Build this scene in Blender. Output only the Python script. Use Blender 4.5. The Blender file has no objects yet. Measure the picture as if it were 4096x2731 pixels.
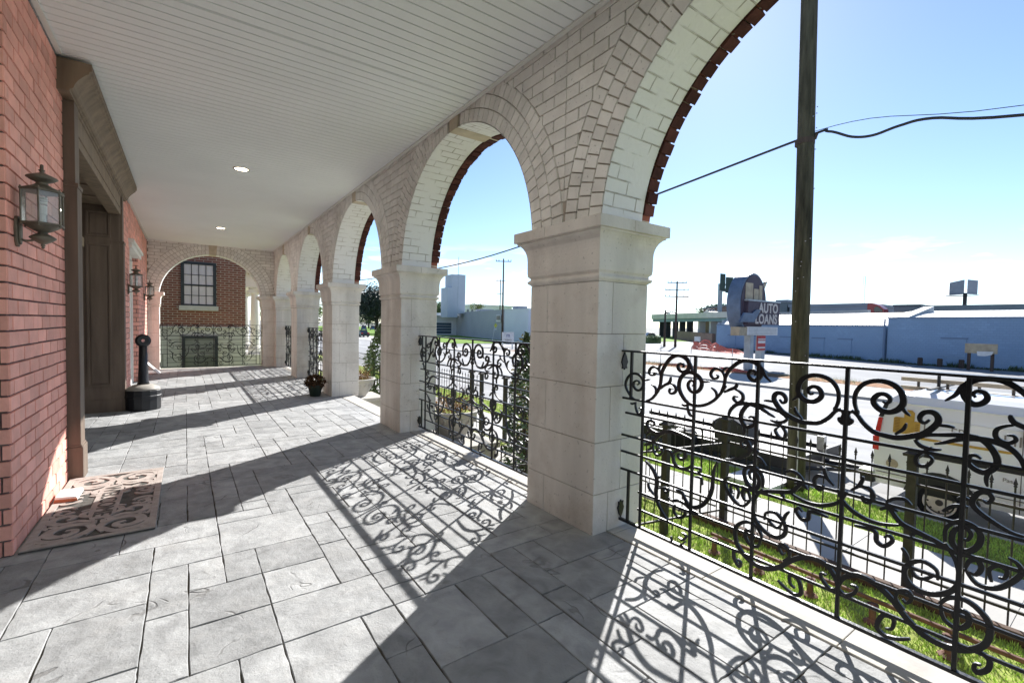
import bpy, bmesh, math, random
from mathutils import Vector, Matrix
random.seed(7)
rad = math.radians
sc = bpy.context.scene
col = sc.collection

# ------------------------------------------------------------------ camera
YAW, PITCH, ROLL = rad(35.2796), rad(-2.0719), rad(1.0967)
_f = Vector((math.sin(YAW)*math.cos(PITCH), math.cos(YAW)*math.cos(PITCH), math.sin(PITCH)))
_r = Vector((math.cos(YAW), -math.sin(YAW), 0)); _u = _r.cross(_f)
_r2 = math.cos(ROLL)*_r + math.sin(ROLL)*_u
_u2 = -math.sin(ROLL)*_r + math.cos(ROLL)*_u
cam_d = bpy.data.cameras.new("camera"); cam = bpy.data.objects.new("camera", cam_d); col.objects.link(cam)
cam.matrix_world = Matrix(((_r2.x, _u2.x, -_f.x, 0), (_r2.y, _u2.y, -_f.y, 0), (_r2.z, _u2.z, -_f.z, 1.5), (0, 0, 0, 1)))
cam_d.sensor_width = 36.0; cam_d.lens = 16.2537; cam_d.clip_start = 0.05; cam_d.clip_end = 6000
sc.camera = cam

# ------------------------------------------------------------------ light
SUN_ELEV, SUN_AZ = rad(34.4), rad(57.8)            # azimuth clockwise from +Y
w = bpy.data.worlds.new("World"); sc.world = w; w.use_nodes = True
nt = w.node_tree; nt.nodes.clear()
out = nt.nodes.new("ShaderNodeOutputWorld"); bg = nt.nodes.new("ShaderNodeBackground")
sky = nt.nodes.new("ShaderNodeTexSky"); sky.sky_type = 'NISHITA'; sky.sun_disc = False
sky.sun_elevation = SUN_ELEV; sky.sun_rotation = SUN_AZ
sky.air_density = 0.8; sky.dust_density = 0.12; sky.ozone_density = 3.0; sky.altitude = 100
bg.inputs['Strength'].default_value = 0.07
# small fair-weather clouds low over the horizon
tc = nt.nodes.new("ShaderNodeTexCoord"); sep = nt.nodes.new("ShaderNodeSeparateXYZ")
nt.links.new(tc.outputs['Generated'], sep.inputs[0])
mp = nt.nodes.new("ShaderNodeMapping"); mp.inputs['Scale'].default_value = (8, 8, 46)
mp.inputs['Location'].default_value = (1.7, 0.4, 0.0)
nt.links.new(tc.outputs['Generated'], mp.inputs[0])
nz = nt.nodes.new("ShaderNodeTexNoise"); nz.inputs['Scale'].default_value = 1.0; nz.inputs['Detail'].default_value = 6
nt.links.new(mp.outputs[0], nz.inputs['Vector'])
cr = nt.nodes.new("ShaderNodeValToRGB"); cr.color_ramp.elements[0].position = 0.53; cr.color_ramp.elements[1].position = 0.60
nt.links.new(nz.outputs[0], cr.inputs[0])
zr = nt.nodes.new("ShaderNodeValToRGB")
zr.color_ramp.elements[0].position = 0.0; zr.color_ramp.elements[0].color = (1, 1, 1, 1)
zr.color_ramp.elements[1].position = 0.17; zr.color_ramp.elements[1].color = (0, 0, 0, 1)
e = zr.color_ramp.elements.new(0.1); e.color = (1, 1, 1, 1)
nt.links.new(sep.outputs[2], zr.inputs[0])
mu = nt.nodes.new("ShaderNodeMath"); mu.operation = 'MULTIPLY'
nt.links.new(cr.outputs[0], mu.inputs[0]); nt.links.new(zr.outputs[0], mu.inputs[1])
mx = nt.nodes.new("ShaderNodeMixRGB"); mx.inputs[2].default_value = (7, 7.2, 7.5, 1)
nt.links.new(mu.outputs[0], mx.inputs[0]); nt.links.new(sky.outputs[0], mx.inputs[1])
nt.links.new(mx.outputs[0], bg.inputs['Color']); nt.links.new(bg.outputs[0], out.inputs['Surface'])

sl = bpy.data.lights.new("sun", 'SUN'); sun = bpy.data.objects.new("sun", sl); col.objects.link(sun)
sl.energy = 4.0; sl.angle = rad(0.5); sl.color = (1.0, 0.97, 0.93)
sdir = Vector((math.sin(SUN_AZ)*math.cos(SUN_ELEV), math.cos(SUN_AZ)*math.cos(SUN_ELEV), math.sin(SUN_ELEV)))
sun.rotation_euler = sdir.to_track_quat('Z', 'Y').to_euler(); sun.location = (30, 20, 40)

sc.view_settings.view_transform = 'Standard'; sc.view_settings.look = 'None'
sc.view_settings.exposure = 1.52; sc.view_settings.gamma = 1.0
sc.view_settings.use_curve_mapping = False
sc.cycles.max_bounces = 10; sc.cycles.diffuse_bounces = 6; sc.cycles.use_denoising = True
sc.cycles.transparent_max_bounces = 12

# ------------------------------------------------------------------ materials
MATS = {}
def mat(name, c, rough=.65, var=.12, scale=5., bump=0., bscale=40., metal=0., spec=.4, tone=False, stain=0., stcol=None,
        stscale=1.2, brick=None, emit=None, coat=0., streak=False, distort=0., pits=0.):
    m = bpy.data.materials.new(name); m.use_nodes = True; t = m.node_tree; N = t.nodes; L = t.links
    b = N["Principled BSDF"]
    b.inputs['Roughness'].default_value = rough; b.inputs['Metallic'].default_value = metal
    b.inputs['Specular IOR Level'].default_value = spec
    if coat: b.inputs['Coat Weight'].default_value = coat
    tcn = N.new("ShaderNodeTexCoord"); vec = tcn.outputs['Object']
    n1 = N.new("ShaderNodeTexNoise"); n1.inputs['Scale'].default_value = scale; n1.inputs['Detail'].default_value = 8
    n1.inputs['Distortion'].default_value = distort
    if streak:
        mpn = N.new("ShaderNodeMapping"); mpn.inputs['Scale'].default_value = (1, 1, .12)
        L.new(vec, mpn.inputs[0]); L.new(mpn.outputs[0], n1.inputs['Vector'])
    else: L.new(vec, n1.inputs['Vector'])
    r = N.new("ShaderNodeValToRGB"); r.color_ramp.elements[0].position = .3; r.color_ramp.elements[1].position = .7
    lo = [max(0, x*(1-var)) for x in c]; hi = [min(1, x*(1+var)) for x in c]
    r.color_ramp.elements[0].color = (*lo, 1); r.color_ramp.elements[1].color = (*hi, 1)
    L.new(n1.outputs[0], r.inputs[0]); colr = r.outputs[0]
    bh = None
    if brick:
        bw, bhh, mort, mcol, c2 = brick
        s = N.new("ShaderNodeSeparateXYZ"); L.new(vec, s.inputs[0])
        ad = N.new("ShaderNodeMath"); ad.operation = 'ADD'; L.new(s.outputs[0], ad.inputs[0]); L.new(s.outputs[1], ad.inputs[1])
        cb = N.new("ShaderNodeCombineXYZ"); L.new(ad.outputs[0], cb.inputs[0]); L.new(s.outputs[2], cb.inputs[1])
        bt = N.new("ShaderNodeTexBrick"); bt.inputs['Scale'].default_value = 1.0
        bt.inputs['Brick Width'].default_value = bw; bt.inputs['Row Height'].default_value = bhh
        bt.inputs['Mortar Size'].default_value = mort; bt.inputs['Mortar Smooth'].default_value = .2
        bt.inputs['Color2'].default_value = (*c2, 1); bt.inputs['Mortar'].default_value = (*mcol, 1)
        L.new(cb.outputs[0], bt.inputs['Vector']); L.new(colr, bt.inputs['Color1']); colr = bt.outputs['Color']; bh = bt.outputs['Fac']
    if stain:
        n2 = N.new("ShaderNodeTexNoise"); n2.inputs['Scale'].default_value = stscale; n2.inputs['Detail'].default_value = 10
        n2.inputs['Roughness'].default_value = .65
        L.new(vec, n2.inputs['Vector'])
        r2 = N.new("ShaderNodeValToRGB"); r2.color_ramp.elements[0].position = .5; r2.color_ramp.elements[1].position = .72
        r2.color_ramp.elements[1].color = (stain,)*3 + (1,)
        r2.color_ramp.elements[0].color = (0, 0, 0, 1)
        L.new(n2.outputs[0], r2.inputs[0])
        mm = N.new("ShaderNodeMixRGB"); mm.inputs[2].default_value = (*(stcol or [x*.45 for x in c]), 1)
        L.new(r2.outputs[0], mm.inputs[0]); L.new(colr, mm.inputs[1]); colr = mm.outputs[0]
    if pits:
        n5 = N.new("ShaderNodeTexNoise"); n5.inputs['Scale'].default_value = 38; n5.inputs['Detail'].default_value = 3; L.new(vec, n5.inputs['Vector'])
        r5 = N.new("ShaderNodeValToRGB"); r5.color_ramp.elements[0].position = .665; r5.color_ramp.elements[1].position = .70
        r5.color_ramp.elements[1].color = (pits,)*3 + (1,); r5.color_ramp.elements[0].color = (0, 0, 0, 1); L.new(n5.outputs[0], r5.inputs[0])
        mm = N.new("ShaderNodeMixRGB"); mm.inputs[2].default_value = (*[x*.35 for x in c], 1); L.new(r5.outputs[0], mm.inputs[0]); L.new(colr, mm.inputs[1]); colr = mm.outputs[0]
    if tone:
        a = N.new("ShaderNodeAttribute"); a.attribute_name = 'tone'
        mm = N.new("ShaderNodeMixRGB"); mm.blend_type = 'MULTIPLY'; mm.inputs[0].default_value = 1
        L.new(colr, mm.inputs[1]); L.new(a.outputs['Color'], mm.inputs[2]); colr = mm.outputs[0]
    L.new(colr, b.inputs['Base Color'])
    if bump or bh:
        bp = N.new("ShaderNodeBump"); bp.inputs['Strength'].default_value = 1.0; bp.inputs['Distance'].default_value = 1.0
        n3 = N.new("ShaderNodeTexNoise"); n3.inputs['Scale'].default_value = bscale; n3.inputs['Detail'].default_value = 8
        L.new(vec, n3.inputs['Vector'])
        ml = N.new("ShaderNodeMath"); ml.operation = 'MULTIPLY'; ml.inputs[1].default_value = bump
        L.new(n3.outputs[0], ml.inputs[0]); hh = ml.outputs[0]
        if bh:
            m2 = N.new("ShaderNodeMath"); m2.operation = 'MULTIPLY_ADD'; m2.inputs[1].default_value = -.006
            L.new(bh, m2.inputs[0]); L.new(hh, m2.inputs[2]); hh = m2.outputs[0]
        L.new(hh, bp.inputs['Height']); L.new(bp.outputs[0], b.inputs['Normal'])
    if emit:
        b.inputs['Emission Color'].default_value = (*emit[0], 1); b.inputs['Emission Strength'].default_value = emit[1]
    MATS[name] = m; return m

def glass(name, c=(.8, .85, .86), alpha=.25, rough=.03):
    m = bpy.data.materials.new(name); m.use_nodes = True; t = m.node_tree; N = t.nodes; L = t.links
    N.remove(N["Principled BSDF"]); o = N["Material Output"]
    g = N.new("ShaderNodeBsdfGlossy"); g.inputs['Roughness'].default_value = rough
    tr = N.new("ShaderNodeBsdfTransparent"); tr.inputs['Color'].default_value = (*c, 1)
    d = N.new("ShaderNodeBsdfDiffuse"); d.inputs['Color'].default_value = (*c, 1)
    a = N.new("ShaderNodeMixShader"); a.inputs[0].default_value = alpha
    L.new(tr.outputs[0], a.inputs[1]); L.new(d.outputs[0], a.inputs[2])
    lw = N.new("ShaderNodeFresnel"); lw.inputs['IOR'].default_value = 1.5
    mxs = N.new("ShaderNodeMixShader"); L.new(lw.outputs[0], mxs.inputs[0]); L.new(a.outputs[0], mxs.inputs[1]); L.new(g.outputs[0], mxs.inputs[2])
    L.new(mxs.outputs[0], o.inputs['Surface']); MATS[name] = m; return m

M = MATS
mat('limestone', (.70, .665, .61), .8, .13, 5, .0035, 55, streak=True, stain=.55, stcol=(.46, .40, .34), stscale=2.2, spec=.2, pits=.45)
mat('keystone_stone', (.52, .45, .345), .8, .16, 6, .002, 60, spec=.2)
mat('limejoint', (.30, .26, .21), .9, .1, 20, spec=.1)
mat('painted_brick', (.78, .765, .725), .7, .07, 5, .0032, 60, tone=True, stain=.5, stcol=(.50, .46, .40), stscale=1.6, spec=.25, pits=.5)
mat('paint_joint', (.36, .325, .275), .85, .25, 14, .003, 60, spec=.1)
mat('red_brick', (.075, .028, .022), .85, .3, 9, .003, 60, tone=True, spec=.2)
mat('mortar', (.30, .27, .23), .9, .15, 14, .002, 70, spec=.1)
mat('pink_brick', (.82, .40, .325), .62, .10, 7, .0034, 55, tone=True, stain=.35, stcol=(.70, .32, .26), stscale=2.5, spec=.35)
mat('dark_joint', (.145, .115, .11), .9, .4, 18, .002, 60, spec=.1)
mat('stone_paver', (.285, .29, .292), .74, .24, 6.5, .0, 30, tone=True, stain=.5, stcol=(.385, .38, .37), stscale=4.2, spec=.4, distort=.6)
mat('grout', (.085, .075, .06), .95, .35, 9, .004, 60, spec=.1)
mat('coping', (.46, .44, .40), .8, .12, 4, .0012, 90, stain=.4, stcol=(.28, .25, .21), stscale=5, spec=.2)
mat('soffit', (.82, .85, .85), .5, .03, 1.2, 0, spec=.3)
mat('white_paint', (.72, .72, .68), .5, .05, 3, .0006, 40)
mat('iron', (.006, .006, .007), .34, .3, 20, .0012, 90, spec=.5)
mat('brown_wood', (.19, .145, .10), .6, .28, 9, .0012, 60, streak=True, spec=.35)
mat('dark_wood', (.14, .105, .08), .6, .28, 9, .0012, 60, streak=True, spec=.35)
mat('bronze', (.15, .135, .105), .5, .3, 14, .0015, 80, metal=.35, spec=.5)
glass('lantern_glass', (.86, .9, .9), .22)
mat('bulb', (.85, .84, .78), .4, .02)
mat('black_plastic', (.012, .013, .016), .42, .3, 10, .0008, 120, spec=.5)
mat('dome_sunwashed', (.30, .28, .25), .6, .25, 6, .001, 60)  # black plastic bin lid, the sun's wash painted in as grey
mat('mat_base', (.10, .098, .09), .95, .3, 30, .003, 160, spec=.1)
mat('mat_relief', (.37, .325, .295), .9, .15, 20, .002, 180, spec=.1)
mat('mat_letter', (.10, .09, .08), .9, .1, 20)
mat('white_plastic', (.8, .8, .78), .5, .03)
mat('terra', (.35, .12, .06), .8, .2)
mat('dark_green_pot', (.022, .036, .026), .5, .2)
mat('concrete', (.42, .40, .36), .85, .14, 2.2, .002, 60, stain=.4, stcol=(.27, .25, .22), stscale=1.4, spec=.2)
mat('sidewalk', (.43, .42, .395), .85, .1, 1.2, .002, 50, stain=.4, stcol=(.32, .30, .27), stscale=.8, spec=.2)
mat('asphalt', (.31, .312, .31), .85, .22, .35, .004, 60, stain=.75, stcol=(.22, .22, .215), stscale=.4, spec=.25)
mat('asphalt_worn', (.30, .30, .295), .85, .15, .6, .004, 60, spec=.25)
mat('tar', (.10, .10, .10), .7, .2, 3)
mat('lot', (.235, .24, .245), .85, .15, .3, .002, 60, stain=.5, stcol=(.19, .19, .19), stscale=.2, spec=.2)
mat('ground_mat', (.26, .26, .24), .9, .15, .05, spec=.1)
mat('soil', (.26, .30, .08), .95, .4, 6, .01, 30, spec=.1)
mat('dead_grass', (.30, .17, .10), .95, .35, 4, .01, 30, spec=.1)
mat('grass_blade', (.37, .52, .11), .7, .4, 1.6, tone=True, spec=.3)
mat('lawn_far', (.15, .25, .04), .9, .3, 1.5, spec=.1)
mat('lane_paint', (.75, .75, .72), .7, .15, 5)
mat('pole_wood', (.066, .062, .042), .85, .55, 13, .009, 34, streak=True, spec=.2)
mat('pole_dark', (.07, .05, .04), .85, .3, 6, streak=True)
mat('wire', (.03, .03, .035), .6, .1)
mat('rust', (.13, .065, .045), .8, .35, 12, .002, 80, spec=.3)
mat('edging', (.085, .05, .032), .85, .3, 8, .002, 60, streak=True)
mat('fence_paint', (.02, .017, .015), .6, .3, 12)
mat('fence_post', (.03, .028, .022), .7, .35, 10, .002, 60)
mat('van_white', (.80, .80, .79), .3, .03, 1, coat=.4, spec=.5)
mat('van_black', (.013, .013, .015), .5, .2)
mat('tyre', (.014, .014, .015), .85, .25, 20, .002, 60, spec=.2)
mat('rim', (.72, .65, .52), .45, .12, 8)
mat('rim_dark', (.06, .05, .04), .6, .2)
mat('lamp_red', (.55, .02, .015), .25, .05, spec=.6)
mat('gold', (.50, .30, .05), .5, .15, 8)
mat('gold_dark', (.20, .10, .02), .6, .1)
mat('letter_grey', (.25, .22, .19), .6, .05)
mat('tan_wood', (.40, .33, .23), .7, .2, 6)
mat('galv', (.42, .42, .42), .45, .2, 12, metal=.6)
mat('blue_wall', (.235, .34, .485), .75, .10, .5, .004, 6, brick=(.45, .22, .012, (.215, .31, .44), (.225, .325, .465)), stain=.5, stcol=(.21, .30, .42), stscale=.45, spec=.25)
mat('blue_dark', (.15, .21, .31), .8, .1, .5)
mat('white_roof', (.66, .65, .62), .5, .06, .3, spec=.4)
mat('church_wall', (.36, .37, .40), .8, .06, .3, spec=.2)
mat('church_white', (.62, .65, .70), .8, .05, .3, spec=.2)
mat('church_glass', (.045, .075, .11), .15, .1, 2, spec=.6)
mat('tower_wall', (.46, .50, .56), .8, .05, .2, spec=.2)
mat('sign_purple', (.055, .04, .06), .6, .2, 2)
mat('sign_blue', (.10, .14, .21), .5, .2, 2)
mat('sign_tan', (.36, .30, .21), .6, .2, 3)
mat('sign_white', (.62, .62, .62), .6, .1, 3)
mat('sign_letter', (.50, .46, .43), .6, .12, 4)
mat('sign_steel', (.33, .37, .40), .5, .15, 2)
mat('sign_red', (.40, .05, .05), .6, .15, 4)
mat('orange_mesh', (.70, .16, .10), .7, .2, 6)
mat('bridge_conc', (.52, .50, .46), .85, .1, .3)
mat('bridge_teal', (.09, .19, .23), .6, .15, .5)
mat('bridge_dark', (.045, .045, .05), .8, .2, .5)
mat('brown_wall', (.20, .13, .10), .8, .2, .6)
mat('white_car', (.70, .70, .70), .3, .03, coat=.3)
mat('black_car', (.015, .017, .025), .3, .1, coat=.4)
mat('blue_car', (.05, .12, .30), .3, .1, coat=.4)
mat('teal_car', (.20, .33, .38), .3, .1, coat=.4)
mat('red_car', (.30, .03, .03), .4, .1, coat=.3)
mat('car_glass', (.02, .025, .03), .08, .1, spec=.7)
mat('green_sign', (.035, .06, .055), .6, .15)
mat('bill_face', (.20, .23, .27), .6, .2, .5, stain=.5, stcol=(.33, .33, .34), stscale=.35)
mat('far_brick', (.10, .03, .03), .85, .2, .5)
mat('far_grey', (.28, .31, .35), .7, .1, .3)
mat('far_roof', (.16, .19, .20), .7, .1, .3)
mat('leaf_dark', (.095, .14, .075), .75, .2, 2, tone=True, spec=.25)
mat('leaf_mid', (.10, .15, .06), .7, .2, 2, tone=True, spec=.25)
mat('leaf_pale', (.16, .20, .055), .7, .2, 2, tone=True, spec=.25)
mat('leaf_oak', (.030, .045, .028), .6, .2, 2, tone=True, spec=.4)
mat('leaf_red', (.20, .17, .06), .75, .2, 2, tone=True, spec=.2)
mat('twig', (.27, .16, .075), .85, .25, 6, tone=True, spec=.15)
mat('dead_dark', (.10, .055, .03), .9, .3, 6, tone=True, spec=.1)
mat('soffit_gap', (.20, .19, .17), .8, .1)
mat('bark', (.06, .045, .035), .9, .3, 8, .004, 30)
mat('house_brick', (.19, .072, .05), .85, .25, 14, .001, 60, brick=(.265, .085, .011, (.44, .37, .29), (.26, .10, .07)), spec=.15)
mat('house_stone', (.52, .50, .45), .85, .1, 2, .002, 50, stain=.4, stscale=1.5)
mat('house_base', (.56, .55, .50), .85, .1, 2, .001, 50, brick=(1.1, .30, .012, (.36, .35, .32), (.50, .49, .45)), spec=.15)
mat('frame_dark', (.028, .035, .04), .5, .2, 8)
mat('blind', (.62, .57, .58), .35, .06, 3, spec=.6)
mat('pane_reflect', (.16, .17, .15), .08, .3, .6, spec=.8)
mat('column_paint', (.66, .63, .56), .6, .05, 2)
mat('yellow_sign', (.60, .58, .10), .6, .1, 3)
mat('sign_blue_mark', (.05, .06, .22), .6, .1)
mat('downlight', (.9, .8, .6), .4, 0, emit=((1.0, .86, .62), 9.0))
mat('steel_trim', (.55, .52, .46), .35, .1, metal=.5)

# cleft texture relief for the pavers
def slate_bump():
    m = M['stone_paver']; t = m.node_tree; N = t.nodes; L = t.links; b = N["Principled BSDF"]
    tcn = N.new("ShaderNodeTexCoord")
    a = N.new("ShaderNodeTexNoise"); a.inputs['Scale'].default_value = 2.6; a.inputs['Detail'].default_value = 5; a.inputs['Roughness'].default_value = .55; a.inputs['Distortion'].default_value = .25
    L.new(tcn.outputs['Object'], a.inputs['Vector'])
    st = N.new("ShaderNodeMath"); st.operation = 'SNAP'; st.inputs[1].default_value = .10
    L.new(a.outputs[0], st.inputs[0])
    f = N.new("ShaderNodeTexNoise"); f.inputs['Scale'].default_value = 17; f.inputs['Detail'].default_value = 9; f.inputs['Roughness'].default_value = .68
    L.new(tcn.outputs['Object'], f.inputs['Vector'])
    m2 = N.new("ShaderNodeMath"); m2.operation = 'MULTIPLY'; m2.inputs[1].default_value = .34; L.new(f.outputs[0], m2.inputs[0])
    m3 = N.new("ShaderNodeMath"); m3.operation = 'MULTIPLY_ADD'; m3.inputs[1].default_value = .30
    L.new(st.outputs[0], m3.inputs[0]); L.new(m2.outputs[0], m3.inputs[2])
    m4 = N.new("ShaderNodeMath"); m4.operation = 'MULTIPLY_ADD'; m4.inputs[1].default_value = .5
    L.new(a.outputs[0], m4.inputs[0]); L.new(m3.outputs[0], m4.inputs[2])
    # thin broken cleft lines: contour of a slow noise, kept only in patches
    q = N.new("ShaderNodeTexNoise"); q.inputs['Scale'].default_value = 2.1; q.inputs['Detail'].default_value = 3; q.inputs['Roughness'].default_value = .5; q.inputs['Distortion'].default_value = .7
    L.new(tcn.outputs['Object'], q.inputs['Vector'])
    q1 = N.new("ShaderNodeMath"); q1.operation = 'SUBTRACT'; q1.inputs[1].default_value = .5; L.new(q.outputs[0], q1.inputs[0])
    q2 = N.new("ShaderNodeMath"); q2.operation = 'ABSOLUTE'; L.new(q1.outputs[0], q2.inputs[0])
    q3 = N.new("ShaderNodeValToRGB"); q3.color_ramp.elements[0].position = .004; q3.color_ramp.elements[0].color = (1, 1, 1, 1); q3.color_ramp.elements[1].position = .013; q3.color_ramp.elements[1].color = (0, 0, 0, 1); L.new(q2.outputs[0], q3.inputs[0])
    q4 = N.new("ShaderNodeTexNoise"); q4.inputs['Scale'].default_value = 3.1; q4.inputs['Detail'].default_value = 2; L.new(tcn.outputs['Object'], q4.inputs['Vector'])
    q5 = N.new("ShaderNodeValToRGB"); q5.color_ramp.elements[0].position = .54; q5.color_ramp.elements[1].position = .64; L.new(q4.outputs[0], q5.inputs[0])
    q6 = N.new("ShaderNodeMath"); q6.operation = 'MULTIPLY'; L.new(q3.outputs[0], q6.inputs[0]); L.new(q5.outputs[0], q6.inputs[1])
    q7 = N.new("ShaderNodeMath"); q7.operation = 'MULTIPLY_ADD'; q7.inputs[1].default_value = -.16; L.new(q6.outputs[0], q7.inputs[0]); L.new(m4.outputs[0], q7.inputs[2])
    old = b.inputs['Base Color'].links[0].from_socket
    q8 = N.new("ShaderNodeMixRGB"); q8.inputs[2].default_value = (.13, .125, .12, 1); q9 = N.new("ShaderNodeMath"); q9.operation = 'MULTIPLY'; q9.inputs[1].default_value = .55
    L.new(q6.outputs[0], q9.inputs[0]); L.new(q9.outputs[0], q8.inputs[0]); L.new(old, q8.inputs[1]); L.new(q8.outputs[0], b.inputs['Base Color'])
    bp = N.new("ShaderNodeBump"); bp.inputs['Strength'].default_value = 1; bp.inputs['Distance'].default_value = .026
    L.new(q7.outputs[0], bp.inputs['Height']); L.new(bp.outputs[0], b.inputs['Normal'])
slate_bump()

# painted-over brick relief on the arch soffits, from UVs
def soffit_mat():
    m = bpy.data.materials.new('intrados_paint'); m.use_nodes = True; t = m.node_tree; N = t.nodes; L = t.links; b = N["Principled BSDF"]
    b.inputs['Roughness'].default_value = .6; b.inputs['Specular IOR Level'].default_value = .25
    uv = N.new("ShaderNodeUVMap"); uv.uv_map = 'uv'
    bt = N.new("ShaderNodeTexBrick"); bt.inputs['Scale'].default_value = 1; bt.inputs['Brick Width'].default_value = .235
    bt.inputs['Row Height'].default_value = .0945; bt.inputs['Mortar Size'].default_value = .006; bt.inputs['Mortar Smooth'].default_value = .5
    L.new(uv.outputs[0], bt.inputs['Vector'])
    n = N.new("ShaderNodeTexNoise"); n.inputs['Scale'].default_value = 3.2; n.inputs['Detail'].default_value = 5
    L.new(uv.outputs[0], n.inputs['Vector'])
    r = N.new("ShaderNodeValToRGB"); r.color_ramp.elements[0].position = .42; r.color_ramp.elements[1].position = .56
    L.new(n.outputs[0], r.inputs[0])
    mu = N.new("ShaderNodeMath"); mu.operation = 'MULTIPLY'; L.new(bt.outputs['Fac'], mu.inputs[0]); L.new(r.outputs[0], mu.inputs[1])
    mx = N.new("ShaderNodeMixRGB"); mx.inputs[1].default_value = (.80, .80, .78, 1); mx.inputs[2].default_value = (.45, .42, .36, 1)
    L.new(mu.outputs[0], mx.inputs[0]); L.new(mx.outputs[0], b.inputs['Base Color'])
    n2 = N.new("ShaderNodeTexNoise"); n2.inputs['Scale'].default_value = 30; n2.inputs['Detail'].default_value = 6
    L.new(uv.outputs[0], n2.inputs['Vector'])
    ma = N.new("ShaderNodeMath"); ma.operation = 'MULTIPLY_ADD'; ma.inputs[1].default_value = -2.0
    L.new(mu.outputs[0], ma.inputs[0])
    m4 = N.new("ShaderNodeMath"); m4.operation = 'MULTIPLY'; m4.inputs[1].default_value = .9; L.new(n2.outputs[0], m4.inputs[0])
    L.new(m4.outputs[0], ma.inputs[2])
    bp = N.new("ShaderNodeBump"); bp.inputs['Distance'].default_value = .005; L.new(ma.outputs[0], bp.inputs['Height'])
    L.new(bp.outputs[0], b.inputs['Normal']); MATS['intrados_paint'] = m
soffit_mat()

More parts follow.
